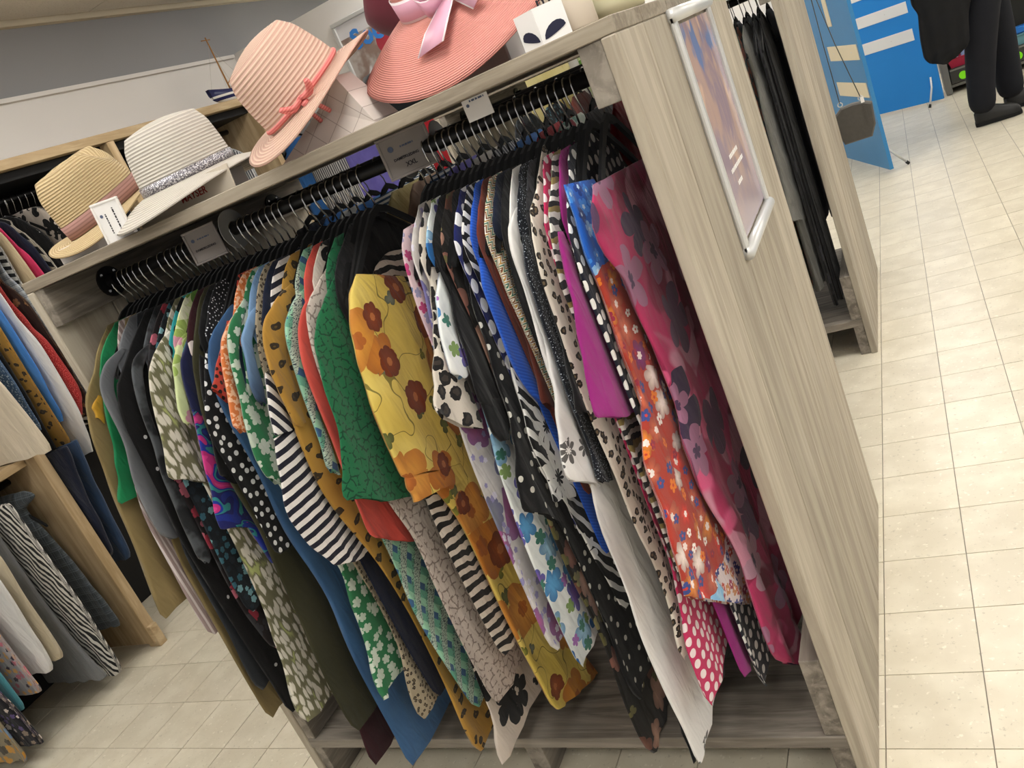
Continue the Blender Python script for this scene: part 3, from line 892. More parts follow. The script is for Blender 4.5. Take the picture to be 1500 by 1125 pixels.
garment('dress', -1.0760, 'green and blue woven ikat check dress', 'ikatgreen',
        front=[(440, 480), (455, 560), (485, 640), (525, 720), (562, 794), (578, 834), (593, 878), (615, 921), (637, 959), (665, 1002), (687, 1030), (700, 1043)],
        sleeves=[([(460, 407), (429, 437), (417, 469), (418, 495), (428, 530), (433, 548), (444, 588), (457, 625), (471, 660), (477, 690)], [(468, 410), (443, 450), (434, 480), (438, 515), (452, 560), (466, 607), (481, 644), (496, 696)])], cat='dress', width=0.2)
garment('dress', -1.1100, 'mustard dress with dark prowling cat print', 'mustardcat',
        front=[(402, 540), (430, 620), (470, 720), (530, 800), (580, 870), (609, 915), (624, 949), (643, 990), (662, 1033), (684, 1080), (700, 1108)],
        sleeves=[([(428, 413), (404, 434), (388, 463), (383, 480), (388, 517), (394, 545), (412, 590), (432, 630)], [(440, 415), (424, 455), (418, 490), (420, 530), (432, 570), (447, 620)])], cat='dress', width=0.2)
garment('tee', -1.1413, 'black and white striped jersey top with long wide sleeve', 'stripes', hem=0.50,
        sleeves=[([(388, 545), (388, 580), (396, 625), (400, 645)], [(407, 553), (420, 580), (438, 612), (440, 616)], 'stripesup', 'sleeve_head'),
                 ([(400, 643), (405, 687), (417, 740), (423, 759), (437, 776), (455, 800), (480, 825), (491, 836)], [(440, 615), (449, 628), (473, 673), (500, 713), (521, 740), (532, 768), (540, 790), (545, 806)])], cat='top')
garment('dress', -1.1598, 'long plain dark navy dress below the striped sleeve', 'navy',
        front=[(400, 560), (440, 660), (500, 770), (528, 831), (560, 890), (600, 960), (640, 1025)], cat='dress', width=0.24, hem=None)
garment('dress', -1.1782, 'short beige dress with tiny cheetah spots', 'cheetah',
        front=[(385, 560), (430, 680), (500, 800), (545, 870), (568, 915), (584, 962), (596, 1002), (606, 1043), (618, 1060)], cat='dress', width=0.2)
garment('jacket', -1.1967, 'faded denim jacket shading to navy', 'denimnavy', hem=0.55,
        sleeves=[([(393, 431), (366, 456), (352, 498), (358, 527), (362, 550), (368, 572), (381, 595)], [(400, 435), (378, 465), (366, 500), (376, 540), (383, 560), (388, 590)])], cat='jacket')
garment('dress', -1.2170, 'green dress with white flower print and tiered frills', 'greenfloral',
        front=[(362, 600), (400, 690), (450, 770), (499, 837), (508, 878), (527, 915), (535, 937), (546, 987), (557, 1031)],
        sleeves=[([(356, 438), (337, 470), (331, 500), (337, 540), (350, 590), (361, 639), (372, 671), (391, 706)], [(362, 442), (350, 480), (348, 530), (362, 580), (385, 620), (404, 644), (413, 712)])], cat='dress', width=0.2, ruffle=0.006)
garment('top', -1.2398, 'orange speckled top with narrow sleeve', 'orange', hem=0.7,
        sleeves=[([(380, 414), (356, 441), (335, 473), (324, 499), (323, 526), (327, 563), (335, 601), (342, 634)], [(384, 418), (361, 449), (342, 478), (335, 500), (338, 537), (351, 590), (361, 632)])], cat='top')
garment('blouse', -1.2582, 'brick red blouse with small black dots', 'reddots', hem=0.62, sleeves=[([(332, 470), (322, 510), (313, 545), (304, 571)], [(338, 470), (333, 510), (334, 550), (336, 594)])], cat='blouse', tip=1.26)
garment('dress', -1.2843, 'long mid blue denim dress', 'denim',
        front=[(343, 441), (327, 457), (308, 491), (299, 518), (304, 545), (330, 610), (367, 671), (388, 713), (404, 753), (425, 793), (450, 830), (480, 880), (499, 924), (524, 977), (545, 1015), (565, 1050), (587, 1090), (603, 1128)], cat='dress', top=False, width=0.3)
garment('top', -1.3028, 'black top with a row of white blots down its edge', 'blackbigdots', front=[(330, 480), (300, 515), (297, 530), (301, 563), (306, 640)], cat='top', top=False, hem=0.8)
garment('shirt', -1.3213, 'black shirt with pin dots beside the denim dress', 'tinydots', hem=0.7,
        sleeves=[([(305, 530), (310, 570), (321, 590), (332, 625), (343, 651), (354, 690)], [(318, 530), (330, 570), (345, 610), (358, 650), (370, 684)])], cat='shirt')
garment('cardigan', -1.3398, 'plain black cardigan with wide sleeve end', 'black', hem=0.30,
        sleeves=[([(290, 520), (296, 580), (304, 630), (313, 667), (322, 700)], [(305, 530), (318, 590), (330, 640), (340, 680), (347, 708)])], cat='cardigan')
garment('dress', -1.3583, 'long plain olive dress', 'olive', front=[(285, 500), (280, 540), (300, 620), (340, 710), (381, 778), (412, 850), (437, 906), (468, 977), (499, 1043), (521, 1077)], cat='dress', width=0.2)
garment('dress', -1.3767, 'maroon dress with white leaf outlines hanging to the floor', 'maroonleaf', front=[(300, 560), (400, 780), (470, 930), (510, 1020), (528, 1075), (545, 1130)], cat='dress', width=0.2)
garment('jumper', -1.3952, 'navy jumper with pink and teal swirl lower half', 'swirl', front=[(276, 491), (263, 531), (273, 579), (281, 609), (292, 651)], hem=0.75,
        sleeves=[([(276, 485), (264, 528), (272, 579), (280, 606)], [(290, 490), (282, 535), (290, 580), (297, 612)], 'navyplain', 'shoulder'),
                 ([(280, 604), (292, 651), (299, 699), (313, 747), (326, 778)], [(297, 610), (312, 660), (340, 705), (366, 735), (386, 769)])], cat='jumper', top=False)
garment('shirt', -1.4137, 'pale lime shirt with green leaf print', 'limeleaf', hem=0.72,
        sleeves=[([(292, 465), (262, 497), (252, 537), (255, 571), (260, 603), (271, 626)], [(296, 470), (274, 505), (268, 540), (272, 575), (276, 600), (281, 618)])], cat='shirt')
garment('top', -1.4322, 'pale turquoise top peeping out under the swirl jumper', 'tealcheck', hem=0.5, cat='top')
garment('dress', -1.4507, 'long grey-olive and cream ikat dress', 'ikatolive',
        front=[(230, 560), (270, 650), (310, 730), (337, 778), (353, 812), (371, 850), (390, 906), (402, 949), (418, 999), (434, 1043), (450, 1065)],
        sleeves=[([(255, 473), (235, 498), (218, 535), (215, 570), (222, 603), (233, 641), (244, 678), (249, 703)], [(268, 476), (256, 510), (252, 550), (257, 603), (272, 627), (286, 657), (300, 706)])], cat='dress', width=0.2)
garment('dress', -1.4700, 'black dress with small teal flower heads', 'tealdots', front=[(230, 540), (265, 700), (295, 770), (335, 850), (365, 900)], cat='dress')
garment('dress', -1.4900, 'black dress with dull red roses', 'redfloral', front=[(215, 540), (250, 700), (330, 850), (356, 895), (380, 925), (402, 955)], cat='dress')
garment('shirt', -1.5150, 'charcoal shirt with smudged flower print and long sleeve', 'greyfloral', hem=0.6,
        sleeves=[([(215, 505), (195, 521), (189, 542), (199, 585), (212, 620), (225, 651), (236, 699), (249, 731), (265, 769), (284, 806), (295, 828)], [(222, 508), (206, 540), (213, 590), (230, 640), (250, 690), (275, 740), (297, 785), (308, 820)])], cat='shirt')
garment('dress', -1.5500, 'black velvet dress with a few white pearl dots', 'velvetdots', front=[(185, 530), (168, 565), (182, 620), (215, 690), (260, 790), (310, 870), (370, 960), (405, 1010), (425, 1050)], cat='dress')
garment('jacket', -1.5780, 'long charcoal denim shirt', 'darkdenim', front=[(266, 806), (300, 870), (330, 925), (353, 977), (378, 1016)], cat='shirt', tip=1.26)
garment('shirt', -1.6397, 'pale pink striped shirt below the grey sleeve', 'pinkstripe', front=[(201, 742), (220, 779), (250, 830), (269, 868), (297, 921), (309, 936)], cat='shirt', tip=1.26)
garment('jumper', -1.602, 'mid grey soft knit jumper with long sleeve', 'grey', hem=0.75,
        sleeves=[([(177, 510), (153, 531), (144, 558), (146, 580), (156, 603), (172, 633), (183, 657), (193, 699), (207, 731), (223, 763), (240, 792)], [(184, 512), (168, 540), (163, 570), (178, 610), (200, 650), (216, 680), (240, 730), (256, 760), (268, 786)])], cat='jumper')
garment('trousers', -1.6212, 'khaki trousers hanging below the pink striped shirt', 'khaki', front=[(260, 820), (318, 927), (353, 990), (393, 1056)], cat='trousers', tip=1.26)
garment('skirt', -1.6582, 'emerald green pleated skirt next to the khaki coat', 'green', front=[(150, 590), (157, 620), (167, 657), (172, 700), (174, 744)], cat='skirt')
garment('coat', -1.6840, 'khaki cotton coat at the left end of the front rail', 'khaki', front=[(128, 560), (123, 580), (128, 617), (139, 657), (160, 715), (181, 766), (203, 822), (221, 865), (236, 911)], cat='coat',
        sleeves=[([(140, 578), (134, 600), (140, 615)], [(148, 580), (150, 605), (152, 622)], 'mustard', 'collar_frill')])
garment('dress', -0.7352, 'long black dress with dusky pink rose print under the dotted dress', 'brownfloral', front=[(700, 480), (760, 650), (800, 770), (830, 840), (870, 920), (890, 965), (915, 1030), (940, 1085), (957, 1112)], cat='dress', width=0.2)
garment('dress', -0.6136, 'long plain black dress hanging below the white dress', 'black', front=[(760, 450), (840, 650), (900, 800), (940, 900), (975, 990), (1000, 1060), (1012, 1128)], cat='dress', width=0.15)
garment('dress', -1.0312, 'cream dress with bold black flowers reaching below the shelf', 'bwfloral', front=[(480, 480), (540, 640), (600, 770), (650, 880), (690, 970), (715, 1040), (735, 1128)], cat='dress', width=0.2)
garment('blouse', -0.7048, 'royal blue blouse with large white spots under the dotted dress', 'royaldots', hem=0.66, cat='blouse')

garment('blouse', -0.975, 'plain black blouse between the zebra and green lace dresses', 'black', hem=0.62, cat='blouse', neck=0.05, zn=1.345)
for o in list(col.objects):
    if o.get('group') == GRP: hanger(o.location.x, RAILY, label=holding(o['label']), group='hangers on the front rail')

# ---------------------------------------------------------------- clothes on the back rail of the hat rack (seen through the gaps)
reg('skyblue', f_plain('#3f7fd0', '#4f8fdd'))
reg('offwhite', f_plain('#d9d6d0', '#e4e1dc'))
reg('bluewhitestripe', f_stripes('#dcdcda', '#24466a', 0.012, 0.5))
reg('paleyellow', f_plain('#d8c98a', '#e0d49c'))
reg('lilac', f_plain('#6a62b4', '#7a72c4'))
reg('crimson', f_plain('#a01c28', '#b02430'))
reg('mintfloral', f_floral('#cfdcd2', [dict(per=0.04, size=0.45, cols=['#7fb0a0', '#b84a58', '#e6e6e2'])]))
reg('peach', f_plain('#d8b59c', '#e0c2aa'))
reg('greystripe', f_stripes('#d6d6d4', '#5a5a60', 0.016, 0.6, PI / 2))
GB = 'clothes on the back rail of the hat rack'
back = [(-1.60, 'black', 'black blouse'), (-1.55, 'navy', 'navy blouse'), (-1.49, 'skyblue', 'sky blue shirt'), (-1.43, 'offwhite', 'off-white shirt'), (-1.37, 'skyblue', 'bright sky blue cotton top'),
        (-1.31, 'bluewhitestripe', 'blue and white striped top'), (-1.25, 'paleyellow', 'pale yellow top'), (-1.18, 'peach', 'peach top'), (-1.12, 'bluewhitestripe', 'blue and white striped shirt'),
        (-1.06, 'lilac', 'lilac blue top'), (-0.99, 'offwhite', 'off-white blouse'), (-0.93, 'greystripe', 'grey and white striped shirt'), (-0.86, 'skyblue', 'sky blue denim shirt'), (-0.80, 'crimson', 'crimson red top'),
        (-0.74, 'mintfloral', 'mint green flowered blouse'), (-0.67, 'black', 'black top'), (-0.60, 'crimson', 'dark red blouse'), (-0.53, 'leopard', 'leopard spot blouse'), (-0.46, 'black', 'black dress')]
for i, (x, c, l) in enumerate(back):
    nx = back[i + 1][2] if i + 1 < len(back) else 'plank end panel'
    garment('top', x, '%s on the back rail beside the %s' % (l, nx), c, hem=0.55 + 0.05 * (i % 4), mid=2.055, tip=1.875, t=0.03, amp=0.006, cat='top', group=GB)
    hanger(x, 2.055, label=holding('%s on the back rail beside the %s' % (l, nx)), group='hangers on the back rail')

# ---------------------------------------------------------------- clothes on the second rack
reg('greywool', f_plain('#5b5a54', '#66655f'))
reg('tropical', f_floral('#1d3a30', [dict(per=0.07, size=0.5, cols=['#b8552a', '#c4683a', '#2f5a44'], lobe=0.6)]))
reg('darknavy', f_plain('#10142e', '#161b3c'))
G2 = 'clothes on the second rack'
M2, T2 = 3.47, 3.285
garment('coat', -0.425, 'black coat hanging against the plank end of the second rack', 'black', hem=0.22, mid=M2, tip=3.37, t=0.018, cat='coat', group=G2)
garment('dress', -0.450, 'black dress with dull sheen beside the grey wool coat', 'blackfloral', hem=0.2, mid=M2, tip=3.36, t=0.018, cat='dress', group=G2)
garment('coat', -0.485, 'long grey wool coat on the second rack', 'greywool', front=[(1108, 115), (1120, 170), (1143, 240), (1170, 330), (1200, 430)], mid=M2, tip=T2, t=0.022, cat='coat', group=G2,
        sleeves=[([(1103, 95), (1112, 140), (1130, 210), (1158, 325)], [(1118, 110), (1133, 150), (1153, 220), (1180, 322)])])
garment('dress', -0.520, 'dark green dress with orange tropical flowers on the second rack', 'tropical', hem=0.30, mid=M2, tip=T2 - 0.01, t=0.022, cat='dress', group=G2)
garment('dress', -0.56, 'dark navy dress on the second rack', 'darknavy', hem=0.26, mid=M2, tip=T2 - 0.01, t=0.022, cat='dress', group=G2)
garment('dress', -0.61, 'plain black dress deepest in view on the second rack', 'black', hem=0.5, mid=M2, tip=T2, t=0.022, cat='dress', group=G2)
for i, (x, c, l) in enumerate(((-0.43, 'black', 'black blouse'), (-0.47, 'darknavy', 'dark navy blouse'), (-0.51, 'blackfloral', 'charcoal flowered blouse'), (-0.56, 'black', 'black skirt'), (-0.61, 'navy', 'navy skirt'))):
    garment('blouse', x, '%s on the back rail of the second rack' % l, c, hem=0.4, mid=4.125, tip=3.94, t=0.025, cat='blouse', group='clothes on the back rail of the second rack')
    hanger(x, 4.125, label=holding('%s on the back rail of the second rack' % l), group='hangers on the second rack back rail')
for i, (x, c, l) in enumerate(((-0.68, 'greywool', 'grey wool skirt'), (-0.76, 'navy', 'navy wool dress'), (-0.85, 'redfloral', 'black and dull red rose dress'), (-0.95, 'olive', 'olive green dress'), (-1.06, 'darkdenim', 'charcoal denim dress'), (-1.18, 'brown', 'rust brown dress'), (-1.30, 'tealdots', 'black dress with teal blossoms'), (-1.44, 'greyfloral', 'charcoal smudged print dress'))):
    garment('dress', x, '%s farther along the second rack' % l, c, hem=0.35 + 0.05 * (i % 3), mid=M2, tip=T2, t=0.03, cat='dress', group=G2)
for o in [q for q in col.objects if q.get('group') == G2]:
    hanger(o.location.x, M2, label=holding(o['label']), group='hangers on the second rack')

# ---------------------------------------------------------------- wooden wall rack along the left wall
LX = -3.15
lr = thing('garment_rack', 'pine and black wall rack with two tiers of clothes rails', 'rack', (LX, 1.9, 0))
def lpart(name, x0, x1, y0, y1, z0, z1, m, bevel=0.002):
    b = box(name, x0, x1, y0, y1, z0, z1, m, lr, bevel); b.location = b.location - lr.location; return b
M_blackpanel = mat('black_back_panel', '#131314', 0.6)
lpart('back_panel', -3.655, -3.63, 0.3, 4.70, 0.0, 1.95, M_blackpanel)
lpart('top_board', -3.63, LX, 0.3, 4.70, 1.945, 1.985, PW[1])
lpart('fascia', -3.60, -3.20, 0.3, 4.70, 1.905, 1.944, M_blackpanel)
for y in (0.80, 1.868, 2.95, 4.02):
    lpart('upright', -3.63, LX, y, y + 0.047, 0.02, 1.944, PW[2])
    lpart('foot_block', LX - 0.05, LX + 0.02, y + 0.005, y + 0.042, 0.0, 0.10, PW[0])
lpart('cross_shelf', -3.63, LX - 0.06, 0.85, 1.867, 0.905, 0.94, PW[1])
for x, y0, y1, z in ((-3.40, 0.85, 4.68, 1.865), (-3.38, 0.85, 1.867, 0.86), (-3.38, 1.916, 4.0, 0.86)):
    v, f = tube([(x, y0, z), (x, y1, z)], 0.013, 12)
    obj('rail', mesh('rail', [p - lr.location for p in v], f, True), M_black, lr)
reg('redsequin', f_specks('#9c1f22', '#d8605a', 260.0, 0.55), 0.45)
reg('plaidjacket', f_check(['#8f969c', '#b9bec2', '#c6cacc', '#55616c'], 0.03))
reg('browntrim', f_floral('#2b1c17', [dict(per=0.05, size=0.35, cols=['#8a6a48'], lobe=0.5, dens=0.5)]))
reg('creamlinen', f_plain('#d2c6b0', '#dccfba'))
reg('bluepattern', f_specks('#3a587c', '#9fb4c8', 120.0, 0.58))
reg('whitetop', f_plain('#d5d3d0', '#dedcda'))
reg('beige', f_plain('#c2ae8c', '#ccb998'))
reg('hotpink', f_plain('#c22f5c', '#d03a68'))
reg('bwstripe', f_stripes('#dcd8d0', '#141416', 0.03, 0.5, 0.2))
reg('zebracream', f_zebra('#d6cbb8', '#15151a', 0.05, 1.2, 0.5))
GL = 'tops on the upper rail of the wall rack'
LM, LT = -3.40, -3.15
LASTY = [0.0]
def left_upper(name, cat, label, cloth, px, ref, X=-3.12, hem=None, t=0.02, **kw):
    y = max(at(ref, 0, X)[1], LASTY[0] + 0.036)
    if 1.845 < y < 1.945: y = 1.832 if X > -3.05 else 1.95
    LASTY[0] = y
    garment(name, y, label, cloth, front=px, hem=hem, plane=1, mid=LM, tip=LT, zs=1.70, zn=1.80, t=t, amp=0.005, cat=cat, group=GL, width=0.20, **kw)
    hanger(LM, y, 1.8635, PI / 2, label=holding(label), group='hangers on the wall rack')
    return y
left_upper('jacket', 'jacket', 'cream linen jacket with rolled cuff over the pine upright', 'creamlinen', [(5, 561), (37, 603), (77, 660)], (77, 660), X=-3.00)
left_upper('shirt', 'shirt', 'speckled blue shirt beside the cream linen jacket', 'bluepattern', [(0, 530), (25, 565), (50, 610)], (50, 610), hem=1.0)
left_upper('top', 'top', 'black top between the blue shirt and the leopard blouse', 'black', [(0, 515), (40, 580), (97, 682)], (97, 682))
left_upper('blouse', 'blouse', 'leopard print blouse on the wall rack', 'mustardcat', [(0, 480), (50, 560), (108, 650)], (108, 650))
left_upper('jacket', 'jacket', 'short mid blue denim jacket on the wall rack', 'skyblue', [(0, 455), (60, 545), (93, 616)], (93, 616))
left_upper('blouse', 'blouse', 'plain white blouse on the wall rack', 'whitetop', [(0, 430), (60, 505), (120, 610), (140, 661)], (140, 661))
left_upper('top', 'top', 'red sequinned top on the wall rack', 'redsequin', [(12, 440), (70, 500), (115, 565), (124, 606)], (124, 606))
left_upper('blouse', 'blouse', 'dark brown embroidered blouse on the wall rack', 'browntrim', [(0, 408), (40, 440), (90, 510), (117, 562)], (117, 562), hem=0.95)
left_upper('jacket', 'jacket', 'grey and white plaid jacket on the wall rack', 'plaidjacket', [(0, 390), (30, 420), (70, 480), (118, 552)], (118, 552), hem=0.95)
left_upper('top', 'top', 'black and white striped top on the wall rack', 'bwstripe', [(0, 355), (25, 400), (35, 420)], (35, 420), hem=0.9)
left_upper('top', 'top', 'beige top beside the striped top on the wall rack', 'beige', [(0, 335), (30, 375), (55, 410)], (55, 410), hem=0.9)
left_upper('top', 'top', 'hot pink top on the wall rack', 'hotpink', [(10, 345), (40, 370), (65, 400)], (65, 400), hem=0.9)
left_upper('top', 'top', 'navy top between the pink and zebra tops on the wall rack', 'navy', [(10, 325), (50, 360), (75, 395)], (75, 395), hem=0.9)
left_upper('blouse', 'blouse', 'cream blouse with black zebra stripes on the wall rack', 'zebracream', [(15, 330), (45, 345), (70, 375), (88, 397)], (88, 397), hem=0.9)
left_upper('dress', 'dress', 'black dress beside the zebra blouse on the wall rack', 'velvetdots', [(30, 320), (70, 345), (100, 390)], (100, 390), hem=0.8)
left_upper('dress', 'dress', 'white and black flowered dress on the wall rack', 'bwfloral', [(60, 300), (100, 340), (125, 375)], (125, 375), hem=0.8)
for k in range(9):
    y = 2.75 + k * 0.13
    if abs(y - 2.97) < 0.06 or abs(y - 4.04) < 0.06: continue
    garment('dress', y, ['dark navy dress hanging far along the wall rack', 'black dress hanging far along the wall rack', 'grey striped dress hanging far along the wall rack'][k % 3],
            ['navy', 'black', 'greystripe'][k % 3], hem=0.8, plane=1, mid=LM, tip=LT, zs=1.70, zn=1.80, t=0.035, amp=0.005, cat='dress', group='dresses at the far end of the wall rack', width=0.20)
    hanger(LM, y, 1.8635, PI / 2, label=holding(['dark navy dress hanging far along the wall rack', 'black dress hanging far along the wall rack', 'grey striped dress hanging far along the wall rack'][k % 3]), group='hangers of the far wall rack dresses')
for i in range(26):
    y = 2.34 + i * 0.035
    hanger(LM, y, 1.8635, PI / 2, label='empty black hanger with chrome hook on the upper rail of the wall rack', group='empty hangers on the wall rack')
# trousers on the lower rail
reg('zebrablack', f_zebra('#0e0e10', '#d2cfc8', 0.022, 1.6, 1.2))
reg('greycheck', f_check(['#3c4246', '#4a5054', '#33383c', '#5f686e'], 0.035))
reg('satin', f_plain('#6d6f71', '#7c7e80'), 0.35)
reg('lightbeige', f_plain('#b9ad94', '#c4b9a2'))
reg('pinkgrey', f_floral('#a39a9a', [dict(per=0.03, size=0.4, cols=['#c06a78', '#d9a05a', '#3a2a3a'], lobe=0.4)]))
reg('teal', f_plain('#3f7f8c', '#4a8c98'))
reg('blackbloom', f_floral('#121018', [dict(per=0.03, size=0.4, cols=['#c8bcb4', '#5a4a7a', '#8a7a6a'], lobe=0.4, dens=0.7)]))
reg('beigebloom', f_floral('#8a8068', [dict(per=0.05, size=0.45, cols=['#c8923a', '#4a4438', '#6f86a0'], lobe=0.4)]))
reg('jeans', f_plain('#263a54', '#32496a'))
GT = 'trousers on the lower rail of the wall rack'
LASTT = [1.875]
def trousers(label, cloth, px, ref, X=-3.12, hem=None):
    y = at(ref, 0, X)[1]
    if y < 1.9: y = min(y, LASTT[0] - 0.042)
    else: y = max(y, 1.945) + (0.0 if 'navy' in label else 0.045)
    if y < 1.9: LASTT[0] = y
    garment('trousers', y, label, cloth, front=px, hem=hem, plane=1, mid=-3.33, tip=-3.15, zs=0.80, zn=0.83, neck=0.12, t=0.035, amp=0.004, cat='trousers', group=GT, width=0.17)
    h = hanger(-3.38, y, 0.8585, PI / 2, label=holding(label), group='hangers on the lower wall rail')
trousers('dark grey checked trousers beside the pine upright', 'greycheck', [(35, 745), (110, 830), (150, 875), (178, 915)], (178, 915), X=-3.16)
trousers('black and white zebra trousers on the lower wall rail', 'zebrablack', [(12, 735), (60, 800), (130, 900), (180, 985)], (180, 985))
trousers('shiny grey satin trousers on the lower wall rail', 'satin', [(0, 790), (60, 880), (120, 950), (157, 992)], (157, 992))
trousers('light beige trousers on the lower wall rail', 'lightbeige', [(0, 815), (40, 880), (92, 963)], (92, 963))
trousers('white trousers on the lower wall rail', 'whitetop', [(0, 850), (50, 930), (79, 981)], (79, 981))
trousers('grey trousers with pink flower print on the lower wall rail', 'pinkgrey', [(0, 930), (30, 970), (65, 1012)], (65, 1012))
trousers('teal trousers on the lower wall rail', 'teal', [(0, 985), (40, 1038)], (40, 1038))
trousers('black trousers with pale blossom print on the lower wall rail', 'blackbloom', [(0, 1015), (40, 1060), (65, 1088)], (65, 1088))
trousers('olive-beige trousers with golden flowers on the lower wall rail', 'beigebloom', [(0, 1060), (42, 1112)], (42, 1112))
trousers('dark blue jeans hanging behind the pine upright', 'jeans', [(110, 640), (150, 730), (193, 816)], (193, 816))
trousers('navy jeans beside the dark blue pair behind the pine upright', 'navy', [(95, 650), (130, 730), (166, 812)], (166, 812))

# model sailing boat on the wall rack
M_hull = mat('hull_paint', lambda g: g.mix(g.obj()[2] < 0.028, g.mix((g.obj()[2] > 0.05) * (g.obj()[2] < 0.066), g.mix(g.obj()[2] > 0.078, '#d8d4cc', '#1f2450'), '#1f2450'), '#8c3a24'), 0.4)
bt = thing('model_boat', 'wooden model sailing boat with blue, white and red hull on the wall rack', 'model boat', (-3.40, 4.25, 1.985))
V, FC = [], []
NS = 14
for i in range(NS + 1):
    s = i / NS
    hw = 0.042 * (math.sin(PI * min(1.0, s * 0.62 + 0.38)) ** 0.7 if s > 0 else 0) if i < NS else 0.012
    hw = 0.042 * math.sin(PI * (0.04 + 0.86 * s)) ** 0.6
    keel = 0.004 + 0.05 * (1 - s) ** 3
    yy = -0.19 + 0.36 * s
    top = 0.088 + 0.022 * (2 * s - 1) ** 2 + 0.012 * (1 - s)
    for k in range(9):
        a = -PI / 2 + PI * k / 8
        V.append((hw * math.sin(a), yy - (0.035 * (1 - s) ** 2) * abs(math.sin(a)), top - (top - keel) * math.cos(a) ** 0.8 if abs(math.cos(a)) > 1e-6 else top))
for i in range(NS):
    for k in range(8):
        FC.append((i * 9 + k, i * 9 + k + 1, (i + 1) * 9 + k + 1, (i + 1) * 9 + k))
    FC.append((i * 9, (i + 1) * 9, (i + 1) * 9 + 8, i * 9 + 8))
FC.append(tuple(range(9))); FC.append(tuple(NS * 9 + k for k in range(9))[::-1])
obj('hull', mesh('hull', V, FC, True), M_hull, bt)
box('cabin', -0.02, 0.02, -0.01, 0.09, 0.085, 0.115, M_white, bt, 0.003)
M_spar = mat('spar_wood', '#a8763e', 0.6)
mast = tube_obj('mast', [(0, -0.03, 0.08), (0, -0.03, 0.40)], [0.005, 0.0035], M_spar, bt)
tube_obj('yard', [(0, -0.075, 0.385), (0, 0.0, 0.385)], 0.0025, M_spar, mast)
tube_obj('boom', [(0, -0.03, 0.13), (0, 0.12, 0.22)], 0.003, M_spar, bt)
M_line = mat('rigging', '#b9b4aa', 0.8)
for a, b in (((0, -0.03, 0.36), (0, -0.19, 0.11)), ((0, -0.03, 0.33), (0, 0.15, 0.1)), ((0, -0.03, 0.28), (0.03, -0.02, 0.09)), ((0, -0.03, 0.28), (-0.03, -0.02, 0.09))):
    tube_obj('rigging_line', [a, b], 0.0008, M_line, bt, 5)

# tops hung face-out on pegs along the white partition
pg = thing('peg_rail', 'white rail of display pegs along the white partition', 'peg rail', (-2.35, 4.715, 1.80))
box('back_rail', -1.12, 1.12, -0.012, 0.0, -0.02, 0.02, M_white, pg, 0.002)
GP = 'tops hung face-out on the white partition'
for i, (x, c, l) in enumerate(((-3.40, 'skyblue', 'sky blue top'), (-3.22, 'greystripe', 'grey striped shirt'), (-3.08, 'paleyellow', 'pale yellow top'), (-2.94, 'lilac', 'lilac top'), (-2.80, 'offwhite', 'off-white blouse'), (-2.66, 'bluewhitestripe', 'blue and white striped top'), (-2.53, 'mintfloral', 'mint flowered blouse'),
                               (-2.42, 'crimson', 'crimson top'), (-2.28, 'offwhite', 'white blouse'), (-2.10, 'greywool', 'grey wool jumper'), (-1.90, 'beige', 'beige top'), (-1.70, 'paleyellow', 'cream yellow blouse'), (-1.50, 'offwhite', 'ivory top'), (-1.33, 'limeleaf', 'pale leaf print blouse'))):
    y = 4.60 - 0.05 * (i % 2)
    garment('top', y, l + ' hung face-out on the white partition', c, hem=1.0, plane=1, mid=x, tip=x - 0.16, zs=1.62, zn=1.71, t=0.03, amp=0.006, cat='top', group=GP)
    hanger(x, y, 1.7985, PI / 2, label=holding(l + ' hung face-out on the white partition'), group='hangers on the partition pegs')
    tube_obj('peg', [(x + 2.35, -0.012, 0.0), (x + 2.35, y - 0.05 - 4.715, 0.0), (x + 2.35, y - 0.06 - 4.715, 0.015)], 0.011, M_alu, pg)

